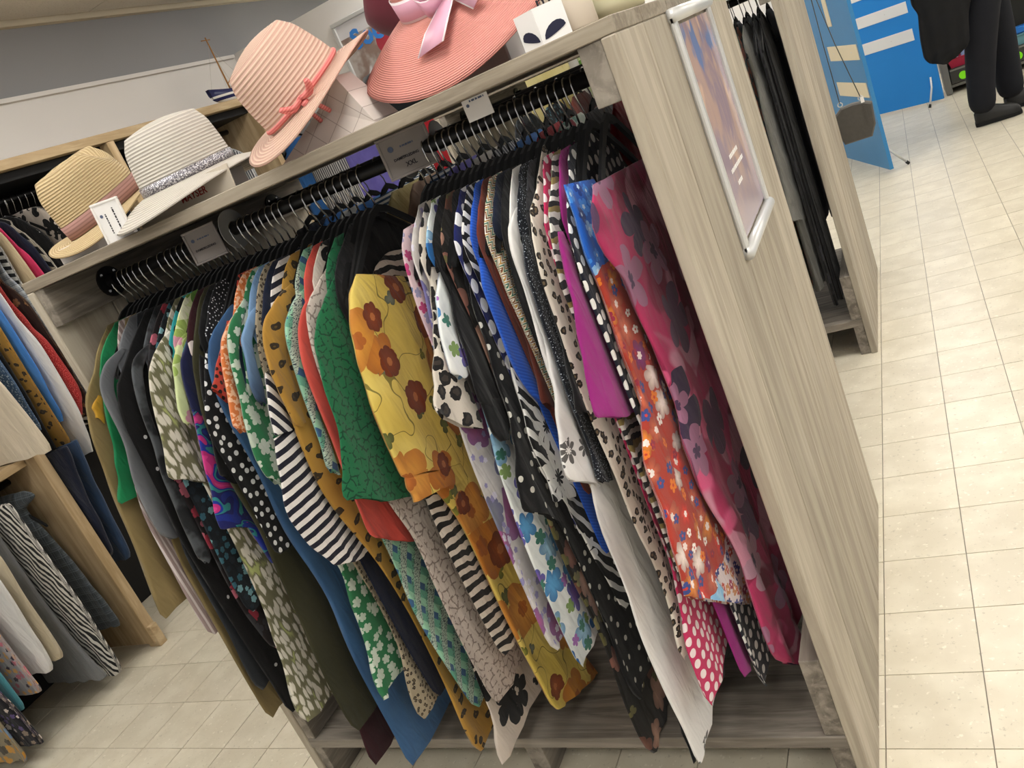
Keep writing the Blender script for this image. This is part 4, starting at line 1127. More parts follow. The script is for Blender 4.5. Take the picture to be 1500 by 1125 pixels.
# ---------------------------------------------------------------- hats on the top of the rack
def straw(name, c, d, rings=260.0, low=None, sheen=0.2):
    def fn(g):
        u, v = g.uv()
        k = g.mix(g.smooth((v * rings * 2 * PI / 2).sin(), -0.2, 0.8), d, c)
        return g.mix(g.smooth(g.noise(g.xyz(u * 40.0, v * 120.0), 1.0, 2.0), 0.55, 0.75) * 0.35, k, d)
    return mat('straw_' + name, fn, 0.8, bump=(lambda g: (g.uv()[1] * rings * 2 * PI / 2).sin(), 0.5, 0.002))
def hat(name, label, loc, rot, m, crown_h, rx, ry, brim, drop, wave, pinch=0.0, flat=0.75, curl=0.0, n=64, group='hats on the rack top', dome=0.5, brimfn=None):
    """brim: width; drop: brim fall in metres; wave: list of (k, amp, phase) brim edge waves; pinch: crease on the crown"""
    t = thing(name, label, 'hat', loc, rot, group)
    rows = []
    NB, NC, NT = 10, 12, 8
    for i in range(NB + 1): rows.append(('b', 1 - i / NB))
    for i in range(1, NC + 1): rows.append(('c', i / NC))
    for i in range(1, NT + 1): rows.append(('t', i / NT))
    V, UV, FC = [], [], []
    for j, (kd, s) in enumerate(rows):
        for k in range(n):
            th = 2 * PI * k / n
            c, q = math.cos(th), math.sin(th)
            if kd == 'b':
                e = sum(a * math.cos(kk * th + p) for kk, a, p in wave)
                R = 1.0; bw = brim * s
                z = -drop * s ** 1.3 + e * s ** 1.5 + curl * s ** 3
                x, y = (rx + bw) * c, (ry + bw) * q
                ar = bw
                if brimfn: z += brimfn(th, s)
            elif kd == 'c':
                f = 1 - (1 - flat) * s ** 1.6
                rnd = 1 - 0.10 * max(0, s - 0.8) / 0.2
                x, y = rx * c * f * rnd, ry * q * f * rnd
                z = crown_h * s * 0.93
                ar = -crown_h * s
            else:
                f = flat * 0.90 * (1 - s)
                x, y = rx * c * f, ry * q * f
                z = crown_h * (0.93 + 0.07 * math.sin(s * PI / 2) * dome * 2)
                ar = -crown_h - rx * s * 0.8
            if pinch and kd != 'b':
                h = max(0.0, z / crown_h)
                if h > 0.5:
                    k1 = ((h - 0.5) / 0.5) ** 1.5
                    z -= pinch * k1 * math.exp(-(y / (ry * 0.30)) ** 2)
                    fx = max(0.0, x / rx)
                    y *= 1 - 0.30 * k1 * fx
                    z += 0.25 * pinch * k1 * fx
            V.append((x, y, z)); UV.append((th / 6.283, ar))
    for j in range(len(rows) - 1):
        for k in range(n):
            FC.append((j * n + k, j * n + (k + 1) % n, (j + 1) * n + (k + 1) % n, (j + 1) * n + k))
    FC.append(tuple((len(rows) - 1) * n + k for k in range(n)))
    o = obj('shell', mesh('shell', V, FC, True, UV), m, t)
    solid(o, 0.0025, 1.0)
    return t
def hatband(t, rx, ry, z0, z1, f0, f1, m, name='hat_band', n=48, out=0.003):
    V, FC, UV = [], [], []
    for j, (z, f) in enumerate(((z0, f0), (z1, f1))):
        for k in range(n):
            th = 2 * PI * k / n
            V.append(((rx * f + out) * math.cos(th), (ry * f + out) * math.sin(th), z)); UV.append((th * 0.08, z))
    for k in range(n): FC.append((k, (k + 1) % n, n + (k + 1) % n, n + k))
    return solid(obj(name, mesh(name, V, FC, True, UV), m, t), 0.0015, 1.0)
def ribbon(name, pts, wdir, w, m, parent, th=0.0012):
    """flat ribbon along points, width along wdir"""
    V, FC, UV = [], [], []
    wd = Vector(wdir).normalized()
    L = 0
    for i, p in enumerate(pts):
        p = Vector(p)
        if i: L += (p - Vector(pts[i - 1])).length
        ww = w[i] if isinstance(w, (list, tuple)) else w
        V += [p - wd * ww / 2, p + wd * ww / 2]; UV += [(0, L), (1, L)]
    for i in range(len(pts) - 1): FC.append((2 * i, 2 * i + 1, 2 * i + 3, 2 * i + 2))
    return solid(obj(name, mesh(name, V, FC, True, UV), m, parent), th, 0)

# straw fedora
h = hat('straw_fedora', 'natural straw fedora with dusty pink band and pinched crown', (-1.595, 1.40, 1.556), (math.radians(-13), math.radians(12), math.radians(205)), straw('natural', '#d0bb94', '#b39c74', 330.0), 0.138, 0.098, 0.082, 0.060, 0.004, [(2, 0.016, 0.0)], pinch=0.05, flat=0.86)
hatband(h, 0.098, 0.082, 0.004, 0.036, 1.0, 0.985, mat('dusty_pink_band', lambda g: g.mix((g.uv()[1] * 900.0).sin() > 0.3, '#a87f76', '#8f6a62'), 0.85))
mb = mat('openwork_hole', '#5c4a30', 0.9)
for k in range(60):
    a = 2 * PI * k / 60
    for j in range(2):
        z = 0.046 + 0.011 * j
        f = 1 - 0.2 * (z / 0.125) ** 1.6
        aa = a + j * 0.05
        p = Vector(((0.098 * f + 0.0015) * math.cos(aa), (0.082 * f + 0.0015) * math.sin(aa), z))
        if k % 3 == 2: continue
        if k == 0 and j == 0:
            hm = boxmesh('openwork_hole', -0.0012, 0.0012, -0.0018, 0.0018, -0.003, 0.003); hm.materials.append(mb)
        obj('openwork_hole', hm, None, h, p, (0, 0, aa))
# white hat with glitter band
h = hat('white_hat', 'white paper straw hat with silver glitter band', (-1.30, 1.37, 1.546), (math.radians(4), 0, 0), straw('white', '#d8d2c8', '#b9b2a8', 300.0), 0.120, 0.102, 0.090, 0.085, 0.030, [(2, 0.010, 0.4), (1, 0.006, 0.0)], flat=0.84, dome=0.6)
M_glit = mat('silver_glitter', lambda g: g.mix(g.smooth(g.noise(g.xyz(*g.obj()), 420.0, 1.0), 0.45, 0.65), '#77747c', '#f2f0f4'), 0.25, 0.6, bump=(lambda g: g.noise(g.xyz(*g.obj()), 420.0, 1.0), 0.8, 0.003))
hatband(h, 0.102, 0.090, 0.002, 0.020, 1.0, 0.995, M_glit, 'glitter_band')
# tilted pink beige hat
h = hat('cloche_hat', 'pale pink straw cloche hat with coral cord and bow, tilted on a foam block', (-0.940, 1.35, 1.585), (math.radians(16), math.radians(-24), math.radians(20)), straw('pink', '#d9bda9', '#c7a292', 260.0), 0.118, 0.092, 0.088, 0.068, 0.012, [(2, 0.012, 0.9), (1, 0.010, 2.6)], flat=0.80, dome=0.7)
M_cord = mat('coral_cord', lambda g: g.mix((g.obj()[2] * 1500.0).sin() > 0, '#cf6a68', '#e08a84'), 0.8)
tube_obj('cord', [((0.092 * 0.997 + 0.002) * math.cos(a * PI / 24), (0.088 * 0.997 + 0.002) * math.sin(a * PI / 24), 0.010) for a in range(48)], 0.0045, M_cord, h, 8, True)
def bow(parent, c, d, s, r, m):
    """bow at c with loops along d and s (vectors)"""
    c, d, s = Vector(c), Vector(d), Vector(s)
    o = d.cross(s).normalized()
    for sg in (-1, 1):
        pts = [c + (d * sg * math.sin(a) * 0.045 + s * (0.012 - 0.018 * math.cos(a * 2 - 0.3) * math.sin(a)) + o * 0.006 * math.sin(a)) for a in [PI * k / 14 for k in range(15)]]
        tube_obj('bow_loop', pts, r, m, parent)
        tube_obj('bow_tail', [c, c + d * sg * 0.012 - s * 0.02 + o * 0.004, c + d * sg * 0.016 - s * 0.048 + o * 0.004], r, m, parent)
    tube_obj('bow_knot', [c - s * 0.006 + o * 0.004, c + s * 0.006 + o * 0.004], r * 1.8, m, parent)
bow(h, (0.012, -0.098, 0.004), (0.8, -0.2, 0), (0, -0.5, 0.85), 0.0042, M_cord)
# wide brimmed coral hat
h = hat('wide_brim_hat', 'large coral pink sun hat with drooping brim and pale pink ribbon bow', (-0.630, 1.43, 1.640), (math.radians(21), math.radians(-3), 0), straw('coral', '#d6958b', '#cb857c', 640.0), 0.13, 0.100, 0.092, 0.122, 0.062, [(2, 0.012, 0.4), (3, 0.006, 1.0)], flat=0.86, dome=0.6)
M_rib = mat('pale_pink_ribbon', lambda g: g.mix(g.math('MAXIMUM', g.uv()[0] < 0.06, g.uv()[0] > 0.94), '#d8a3b8', '#eadfe2'), 0.45)
M_rib2 = mat('pale_pink_grosgrain', lambda g: g.mix(g.math('MAXIMUM', g.uv()[1] < 0.006, g.uv()[1] > 0.036), '#d8a3b8', '#eadfe2'), 0.45)
hatband(h, 0.100, 0.092, 0.002, 0.040, 1.0, 0.985, M_rib2, 'ribbon_band', 64)
kn = Vector((0.035, -0.094, 0.022))
ribbon('bow_tail', [kn + Vector((0, -0.004, 0)), kn + Vector((-0.012, -0.018, -0.014)), kn + Vector((-0.03, -0.048, -0.028)), kn + Vector((-0.045, -0.080, -0.046))], (0.9, -0.2, 0.12), [0.018, 0.042, 0.060, 0.064], M_rib, h)
ribbon('bow_tail', [kn + Vector((0, -0.004, 0)), kn + Vector((0.02, -0.016, -0.012)), kn + Vector((0.05, -0.04, -0.026))], (0.8, 0.3, 0.5), [0.016, 0.026, 0.034], M_rib, h)
for sg in (-1, 1):
    ribbon('bow_loop', [kn + Vector((sg * 0.05 * math.sin(a), -0.006 - 0.014 * math.sin(a), 0.016 * math.sin(2 * a) * 0.8 + 0.004)) for a in [PI * k / 12 for k in range(13)]], (0, -0.3, 1), [0.014 + 0.024 * math.sin(PI * k / 12) for k in range(13)], M_rib, h)
ribbon('bow_knot', [kn + Vector((0, -0.012 * math.sin(a) - 0.002, 0.014 * math.cos(a))) for a in [PI * k / 8 for k in range(9)]], (1, 0, 0), 0.018, M_rib, h)
# felt hats further back
M_felt = mat('black_felt', '#17191b', 0.95, sheen=0.2)
M_maroon = mat('maroon_felt', lambda g: g.mix(g.noise(g.xyz(*g.obj()), 30.0), '#5f2430', '#6d2c38'), 0.9, sheen=0.2)
hat('felt_hat', 'black felt hat between the cloche and the coral sun hat', (-1.06, 1.90, 1.498), (0, 0, 0.4), M_felt, 0.12, 0.095, 0.085, 0.07, 0.004, [(2, 0.01, 0.3)], flat=0.85)
hat('felt_hat', 'maroon felt hat behind the coral sun hat', (-0.84, 1.76, 1.515), (0, math.radians(-62), 0.3), M_maroon, 0.12, 0.095, 0.085, 0.075, 0.004, [(2, 0.006, 0.3)], flat=0.85).location.z = 1.70
# display stands and cards on the rack top
RT = 1.4905
M_foam = mat('quilted_white_foam', lambda g: g.mix(g.math('MAXIMUM', ((g.obj()[0] * 18 + g.obj()[2] * 20).frac() < 0.035), ((g.obj()[0] * 18 - g.obj()[2] * 20).frac() < 0.035)), '#d2c8c0', '#a89c94'), 0.7)
V = [(-0.11, -0.04, 0), (0.11, -0.04, 0), (0.11, 0.05, 0), (-0.11, 0.05, 0), (0.0, -0.015, 0.062), (0.055, -0.015, 0.098), (0.055, 0.04, 0.098), (0.0, 0.04, 0.062)]
tag(obj('display_block', mesh('display_block', V, [(0, 3, 2, 1), (0, 1, 5, 4), (1, 2, 6, 5), (2, 3, 7, 6), (3, 0, 4, 7), (4, 5, 6, 7)]), M_foam, loc=(-0.90, 1.33, RT)), 'white quilted display block under the cloche hat', 'display block')
def printlines(parent, m, lines, mtx=None):
    """print too small to read, as short flat strokes: (x, z, length, height)"""
    for x, z, L, h_ in lines:
        k, cx = 0, x
        while cx < x + L:
            wl = h_ * (0.9, 1.7, 1.2, 2.3, 1.4)[k % 5]
            o = obj('print_stroke', boxmesh('print_stroke', cx, min(cx + wl, x + L), -0.0002, 0.0002, z - h_ / 2, z + h_ / 2), m, parent)
            if mtx is not None: o.matrix_local = mtx
            else: o.location = (0, -0.0013, 0)
            cx += wl + h_ * 0.5; k += 1
def namecard(x0, x1, z1, y, label, words):
    t = thing('brand_card', label, 'card', ((x0 + x1) / 2, y, RT))
    w_ = (x1 - x0) / 2
    o = obj('card', boxmesh('card', -w_, w_, -0.0015, 0.0015, 0.0, z1), mat('brand_card_paper', '#c2b8a8', 0.6), t, rot=(math.radians(-8), 0, 0))
    for txt, sz, px, pz, m in words:
        textobj('lettering', txt, sz, m, o, Matrix.Translation((px, -0.0019, pz)) @ Matrix.Rotation(PI / 2, 4, 'X'), bold=0.0003)
    return t
M_red = mat('red_print', '#8c2a26', 0.7)
M_green = mat('green_print', '#5f7a34', 0.7)
namecard(-1.40, -1.13, 0.046, 1.288, 'beige brand card with red lettering under the white hat', [('MAYSER', 0.020, 0.03, 0.019, M_red)])
namecard(-1.475, -1.41, 0.05, 1.258, 'small beige brand card left of the white hat', [('MAYSER', 0.012, 0.0, 0.02, M_red)])
box_ = tag(box('hat_box', -1.69, -1.56, 1.30, 1.42, RT, RT + 0.034, M_cardw, bevel=0.003), 'low white card box under the straw fedora', 'box')
tag(box('hat_box', -1.37, -1.22, 1.31, 1.44, RT, RT + 0.04, M_cardw, bevel=0.003), 'low white card box under the white hat', 'box')
tag(box('hat_box', -0.69, -0.57, 1.41, 1.51, RT, RT + 0.118, M_cardw, bevel=0.003), 'white card box under the coral sun hat', 'box')
# upright clear price holder on the shelf
def signcard(name, label, px, plane_y, w_, h_, rz, tilt, lines, mcard, frame=True, z=None, roll=0.0):
    p = at(px, 1, plane_y)
    t = thing(name, label, 'sign', p, (tilt, roll, rz))
    obj('card', boxmesh('card', -w_ / 2, w_ / 2, -0.001, 0.001, -h_ / 2, h_ / 2), mcard, t)
    if frame:
        e = 0.005
        for a in ((-w_ / 2 - e, w_ / 2 + e, -h_ / 2 - e, -h_ / 2), (-w_ / 2 - e, w_ / 2 + e, h_ / 2, h_ / 2 + e), (-w_ / 2 - e, -w_ / 2, -h_ / 2, h_ / 2), (w_ / 2, w_ / 2 + e, -h_ / 2, h_ / 2)):
            obj('frame', boxmesh('frame', a[0], a[1], -0.003, 0.003, a[2], a[3], 0.001), mcard if mcard is M_card else M_white, t)
    for txt, sz, x, zz, m in lines:
        textobj('lettering', txt, sz, m, t, Matrix.Translation((x, -0.0014, zz)) @ Matrix.Rotation(PI / 2, 4, 'X'), align='LEFT', bold=0.00015)
    for x, zz, r in ((-w_ * 0.32, h_ * 0.22, w_ * 0.06),):
        v, f = tube([(x, -0.0012, zz), (x, -0.0019, zz)], r, 16)
        obj('emblem', mesh('emblem', v, f), M_logo, t)
    return t
t = signcard('size_sign', 'small white framed sign with printed lines standing beside the straw fedora', (166, 326), 1.245, 0.055, 0.080, 0.25, 0.0, [], M_paper, roll=math.radians(4))
for x, L, h_ in ((-0.008, 0.04, 0.0025), (0.012, 0.056, 0.003)):
    printlines(t, M_ink, [(-L / 2, 0, L, h_)], Matrix.Translation((x, -0.0013, 0)) @ Matrix.Rotation(-PI / 2, 4, 'Y'))
t = signcard('rail_sign', 'square grey card sign clipped on the front rail among the left hangers', (300, 357), 1.365, 0.062, 0.062, 0.55, 0.0, [('DAMESKLEDING', 0.0062, -0.024, -0.008, M_ink)], M_card); printlines(t, M_logo, [(-0.010, 0.0135, 0.026, 0.003)])
t = signcard('rail_sign', 'grey card sign reading XXL on the front rail by the gap', (597, 222), 1.37, 0.088, 0.066, 0.75, 0.0, [('DAMESKLEDING', 0.0068, -0.030, -0.006, M_ink), ('XXL', 0.0115, -0.012, -0.020, M_ink)], M_card); printlines(t, M_logo, [(-0.010, 0.0135, 0.026, 0.003)])
t = signcard('rail_sign', 'small white paper sign under the top board near the end panel', (700, 157), 1.30, 0.045, 0.035, 0.2, 0.0, [], M_cardw, False); printlines(t, M_logo, [(-0.010, 0.0135, 0.026, 0.003)])
# size divider discs on the rails
M_disc = mat('grey_plastic_disc', '#8c8c8a', 0.5)
def disc(x, y, label):
    V, F_ = [], []
    n = 28
    for sx in (-0.001, 0.001):
        for r in (0.0145, 0.042):
            for k in range(n): V.append((sx, r * math.cos(2 * PI * k / n), r * math.sin(2 * PI * k / n)))
    for k in range(n):
        j = (k + 1) % n
        F_ += [(k, j, n + j, n + k), (2 * n + k, 3 * n + k, 3 * n + j, 2 * n + j), (n + k, n + j, 3 * n + j, 3 * n + k), (k, 2 * n + k, 2 * n + j, j)]
    tag(obj('size_divider', mesh('size_divider', V, F_), M_disc, loc=(x, y, 1.42)), label, 'size divider')
disc(-1.285, RAILY, 'grey plastic size ring on the front rail beside the square sign')
disc(-0.83, RAILY, 'grey plastic size ring on the front rail beside the XXL sign')
disc(-1.10, 2.055, 'grey plastic size ring on the back rail')
# small things at the end of the rack top
t = thing('greeting_card', 'white folded card with navy leaf shapes at the end of the rack top', 'card', (-0.452, 1.262, RT))
for sg in (-1, 1):
    o = obj('card_leaf', boxmesh('card_leaf', 0 if sg > 0 else -0.045, 0.045 if sg > 0 else 0, -0.001, 0.001, 0, 0.052), M_paper, t, rot=(0, 0, sg * 0.5))
    V = [(sg * (0.004 + 0.036 * (1 - math.cos(a)) / 2), -0.0016, 0.006 + 0.014 * math.sin(a) * (1 if a < PI else 0.15) + 0.010 * (1 - math.cos(a)) / 2) for a in [2 * PI * k / 16 for k in range(16)]]
    obj('navy_leaf', mesh('navy_leaf', V, [tuple(range(16))]), mat('navy_print', '#23243a', 0.7), o)
t = thing('scented_candle', 'cream candle jar with script lettering at the end of the rack top', 'candle', (-0.425, 1.34, RT))
v, f = revolve([(0.0, 0.0), (0.036, 0.0), (0.038, 0.004), (0.038, 0.085), (0.034, 0.09), (0.032, 0.08), (0.0, 0.08)], 32)
obj('jar', mesh('jar', v, f, True), mat('cream_glaze', '#cfc2b0', 0.4), t)
textobj('lettering', 'me', 0.034, M_ink, t, Matrix.Translation((-0.012, -0.0385, 0.058)) @ Matrix.Rotation(PI / 2, 4, 'X'))
t = thing('scented_candle', 'amber and teal candle jar beside the cream jar', 'candle', (-0.455, 1.40, RT))
v, f = revolve([(0.0, 0.0), (0.028, 0.0), (0.03, 0.004), (0.03, 0.05), (0.03, 0.08), (0.0, 0.08)], 28)
obj('jar', mesh('jar', v, f, True), mat('teal_amber_glass', lambda g: g.mix(g.obj()[2] > 0.048, '#4f7f86', '#b98a58'), 0.3), t)
t = thing('vase', 'squat cream bottle vase at the end of the rack top', 'vase', (-0.395, 1.47, RT))
v, f = revolve([(0.0, 0.0), (0.05, 0.0), (0.058, 0.02), (0.055, 0.06), (0.025, 0.10), (0.018, 0.14), (0.02, 0.15), (0.014, 0.15), (0.012, 0.10), (0.0, 0.1)], 32)
obj('body', mesh('body', v, f, True), mat('vase_glaze', '#d6cfae', 0.35), t)

# ---------------------------------------------------------------- poster frame on the end panel
def poster_fn(g):
    x, y, z = g.obj()
    n = g.noise(g.xyz(y * 1.0, z * 0.5, 0.0), 14.0, 3.0, 0.5, 0.8)
    c = g.mix(g.smooth(n, 0.4, 0.62), '#ab98a6', '#cdb0a6')
    n2 = g.noise(g.xyz(y + 4.0, z * 0.45, 0.0), 16.0, 2.0, 0.5, 0.6)
    c = g.mix(g.smooth(n2, 0.55, 0.66), c, '#e2c2b0')
    n3 = g.noise(g.xyz(y + 9.0, z * 0.6, 0.0), 13.0, 2.0)
    c = g.mix(g.smooth(n3, 0.52, 0.6) * (z > 0.10), c, '#7f93c4')
    return g.mix(g.smooth(z, -0.05, -0.2), c, '#a898a6')
t = thing('poster_frame', 'tall aluminium snap frame holding a swimwear poster on the plank end panel', 'frame', (RX1, 1.75, 1.235))
FW, FH = 0.185, 0.222
o = obj('poster', boxmesh('poster', 0.0, 0.004, -FW + 0.018, FW - 0.018, -FH + 0.018, FH - 0.018), mat('poster_print', poster_fn, 0.15, 0.0, 0.5), t)
printlines(o, M_paper, [(-0.06, -0.06, 0.10, 0.008), (-0.08, -0.085, 0.15, 0.008), (-0.05, -0.115, 0.05, 0.008)], Matrix.Translation((0.0042, 0, 0)) @ Matrix.Rotation(PI / 2, 4, 'Z'))
for nm, y0, y1, z0, z1 in (('side_profile', -FW, -FW + 0.022, -FH, FH), ('side_profile', FW - 0.022, FW, -FH, FH)):
    obj(nm, boxmesh(nm, 0.0, 0.012, y0, y1, z0, z1, 0.004), M_alu, t)
for z in (-FH, FH):
    v, f = tube([(0.008, -FW, z), (0.008, FW, z)], 0.0125, 16)
    obj('end_profile', mesh('end_profile', [(max(p[0], 0.0), p[1], p[2]) for p in v], f, True), M_alu, t)

# ---------------------------------------------------------------- far end: blue screens, storage drawers, bag, person
M_blue = mat('blue_screen_board', lambda g: g.mix(g.noise(g.xyz(*g.obj()), 3.0), '#1f7ccb', '#2585d4'), 0.45)
M_blue2 = mat('blue_screen_board_pale', lambda g: g.mix(g.noise(g.xyz(*g.obj()), 3.0), '#2f74a8', '#3a80b4'), 0.45)
M_cream = mat('cream_board', '#d6cbb0', 0.6)
M_whiteb = mat('white_board', '#dedede', 0.6)
def screen(label, a, b, height, m, strips, ms):
    a, b = Vector((a[0], a[1], 0)), Vector((b[0], b[1], 0))
    L = (b - a).length
    t = thing('folding_screen', label, 'screen', a, (0, 0, math.atan2(b[1] - a[1], b[0] - a[0])))
    bd = box('board', 0, L, -0.012, 0.012, 0.02, height, m, t)
    for s0, s1, z0, z1 in strips:
        for sg in (1, -1):
            o = box('slat', s0, s1, 0.0125 * sg - 0.004, 0.0125 * sg + 0.004, z0, z1, ms, t)
            for k in (0.2, 0.8):
                v, f = tube([(0, 0.0041 * sg, 0), (0, 0.0052 * sg, 0)], 0.005, 8)
                obj('screw', mesh('screw', v, f), M_alu, o, ((s1 - s0) * (k - 0.5), 0, 0))
    for s in (0.06, L - 0.06):
        for sg in (-1,):
            tube_obj('foot', [(s, sg * 0.014, 0.22), (s, sg * 0.03, 0.14), (s, sg * 0.12, 0.018)], 0.008, M_alu, t)
            tube_obj('rubber_tip', [(s, sg * 0.118, 0.02), (s, sg * 0.132, 0.001)], 0.011, M_black, t)
    return t
screen('blue screen with short cream slats standing beyond the second rack', (-0.240, 6.174), (-0.66, 7.32), 1.85, M_blue2, [(0.03, 0.62, 0.765, 0.865), (0.03, 0.62, 0.515, 0.612), (0.40, 0.48, 1.0, 1.4)], M_cream)
screen('bright blue screen with white slats in front of the storage drawers', (-0.75, 8.60), (0.19, 8.10), 1.85, M_blue, [(0.0, 0.95, 0.77, 0.86), (0.0, 0.95, 0.545, 0.64), (0.0, 0.95, 0.99, 1.08)], M_whiteb)
struct(box('wall_far', -3.6, 4.0, 9.6, 9.7, 0, 2.68, M_whitewall))
# storage cabinet with drawers
M_steel = mat('grey_steel', '#77756f', 0.45, 0.3)
M_dkbin = mat('dark_grey_plastic', '#3a3934', 0.5)
cb = thing('storage_cabinet', 'grey steel cabinet with dark drawers marked by round green stickers', 'cabinet', (0.22, 8.28, 0))
box('upright', 0.0, 0.05, 0.0, 0.4, 0.0, 1.9, M_steel, cb, 0.002)
box('upright', 1.66, 1.71, 0.0, 0.4, 0.0, 1.9, M_steel, cb, 0.002)
box('back_panel', 0.0, 1.71, 0.38, 0.40, 0.0, 1.9, M_dkbin, cb)
for z in (0.045, 0.66, 1.15, 1.86):
    box('shelf', 0.05, 1.66, 0.02, 0.38, z, z + 0.025, M_steel, cb, 0.002)
M_sticker = mat('green_sticker', '#86e81c', 0.6)
for k in range(4):
    x0 = 0.055 + k * 0.40
    d = box('drawer', x0, x0 + 0.39, 0.0, 0.34, 0.075, 0.195, M_dkbin, cb, 0.004)
    v, f = tube([(0, -0.1705, 0), (0, -0.1725, 0)], 0.033, 24)
    obj('sticker', mesh('sticker', v, f), M_sticker, d, (-0.10, 0, -0.012))
    box('label_rail', -0.19, 0.19, -0.176, -0.1702, 0.045, 0.058, M_steel, d)
M_redp = mat('red_plastic', '#b02a44', 0.45)
def basket(label, x, y, z, w_, d_, h_, m):
    t = thing('basket', label, 'basket', (x, y, z))
    V, FC = [], []
    for zz, e in ((0.0, 0.82), (h_, 1.0), (h_, 0.94), (0.008, 0.77)):
        for sx, sy in ((-1, -1), (1, -1), (1, 1), (-1, 1)): V.append((sx * w_ / 2 * e, sy * d_ / 2 * e, zz))
    for r in range(3):
        for k in range(4): FC.append((r * 4 + k, r * 4 + (k + 1) % 4, (r + 1) * 4 + (k + 1) % 4, (r + 1) * 4 + k))
    FC.append((3, 2, 1, 0)); FC.append((12, 13, 14, 15))
    obj('tub', mesh('tub', V, FC), m, t)
    tube_obj('rim', [(-w_ / 2, -d_ / 2, h_), (w_ / 2, -d_ / 2, h_), (w_ / 2, d_ / 2, h_), (-w_ / 2, d_ / 2, h_)], 0.005, m, t, 6, True)
    return t
basket('red plastic basket of small goods on the left drawer', 0.375, 8.42, 0.1955, 0.19, 0.22, 0.075, M_redp)
basket('pale teal plastic basket on the middle drawers', 0.86, 8.42, 0.1955, 0.30, 0.22, 0.075, mat('teal_plastic', '#6f9fa8', 0.5))
basket('white plastic basket on the right drawers', 1.26, 8.42, 0.1955, 0.30, 0.22, 0.09, M_white)
tag(box('carton', 0.33, 0.37, 8.39, 8.43, 0.2045, 0.33, mat('silver_print', lambda g: g.mix(g.noise(g.xyz(*g.obj()), 60.0) > 0.5, '#c8ccd2', '#3a4660'), 0.4), bevel=0.003), 'tall silver and blue carton in the red basket', 'carton')
tag(box('carton', 0.39, 0.43, 8.40, 8.45, 0.2045, 0.32, mat('pale_blue_card', '#8f9ec4', 0.5), bevel=0.003), 'pale blue carton in the red basket', 'carton')
tag(box('folded_bag', 0.74, 1.0, 8.36, 8.46, 0.275, 0.33, mat('bright_blue_plastic', '#2a72c0', 0.4), bevel=0.01), 'bright blue folded bag lying on the teal basket', 'bag')

# grey handbag hanging behind the second rack
M_leather = mat('grey_leather', lambda g: g.mix(g.noise(g.xyz(*g.obj()), 60.0, 3.0), '#45423e', '#524f4a'), 0.55, bump=(lambda g: g.noise(g.xyz(*g.obj()), 240.0, 2.0), 0.25, 0.002))
hb = thing('handbag', 'small dark grey leather handbag hanging by its strap behind the second rack', 'handbag', (-0.262, 4.345, 0.625))
V, FC = [], []
prof = [(-0.072, 0.0), (0.050, 0.0), (0.075, 0.05), (0.082, 0.15), (0.05, 0.165), (0.0, 0.172), (-0.05, 0.168), (-0.085, 0.14), (-0.088, 0.05)]
for e, yy in ((0.93, -0.03), (1.0, -0.018), (1.0, 0.018), (0.93, 0.03)):
    for x, z in prof: V.append((x * e, yy, 0.085 + (z - 0.085) * e))
n = len(prof)
for j in range(3):
    for k in range(n): FC.append((j * n + k, j * n + (k + 1) % n, (j + 1) * n + (k + 1) % n, (j + 1) * n + k))
FC.append(tuple(range(n))[::-1]); FC.append(tuple(3 * n + k for k in range(n)))
obj('pouch', mesh('pouch', V, FC), M_leather, hb)
box('zip_pull', 0.045, 0.053, -0.036, -0.032, 0.07, 0.15, M_leather, hb)
for s in (-0.05, 0.04):
    tube_obj('ring', [(s + 0.010 * math.cos(a * PI / 8), 0, 0.182 + 0.010 * math.sin(a * PI / 8)) for a in range(16)], 0.0025, M_alu, hb, 6, True)
ribbon('strap', [(-0.05, 0, 0.19), (-0.052, 0, 0.45), (-0.05, -0.005, 0.78)], (0, 1, 0), 0.016, M_leather, hb, 0.003)
ribbon('strap', [(0.04, 0, 0.19), (-0.005, 0, 0.45), (-0.046, -0.005, 0.78)], (0, 1, 0), 0.016, M_leather, hb, 0.003)
tube_obj('hook', [(-0.05, -0.048, 0.786), (-0.05, 0.004, 0.78), (-0.05, 0.012, 0.80)], 0.004, M_alu, hb)
tag(box('price_tag', -0.222, -0.207, 4.305, 4.307, 0.79, 0.815, M_paper), 'small white price tag on the grey handbag', 'tag')

# person walking between the racks
def skin(name, joints, edges, m, parent, root=0, sub=2):
    me = bpy.data.meshes.new(name)
    me.from_pydata([j[0] for j in joints], edges, [])
    o = bpy.data.objects.new(name, me)
    col.objects.link(o)
    md = o.modifiers.new('skin', 'SKIN')
    for i, j in enumerate(joints):
        r = j[1] if isinstance(j[1], tuple) else (j[1], j[1])
        me.skin_vertices[0].data[i].radius = r
        me.skin_vertices[0].data[i].use_root = (i == root)
    md.use_smooth_shade = True
    s = o.modifiers.new('smooth', 'SUBSURF'); s.levels = sub; s.render_levels = sub
    me.materials.append(m)
    o.parent = parent
    return o
pr = thing('person', 'person in black trousers and work shoes holding a black coat beside the drawers', 'person', (0.45, 6.85, 0))
M_skin = mat('skin', '#b98a72', 0.55)
M_trous = mat('black_trouser_cloth', lambda g: g.mix(g.noise(g.xyz(*g.obj()), 12.0, 3.0), '#111218', '#191a20'), 0.9)
M_knit = mat('black_jacket_cloth', lambda g: g.mix(g.noise(g.xyz(*g.obj()), 14.0, 3.0), '#0f0f10', '#18181a'), 0.85)
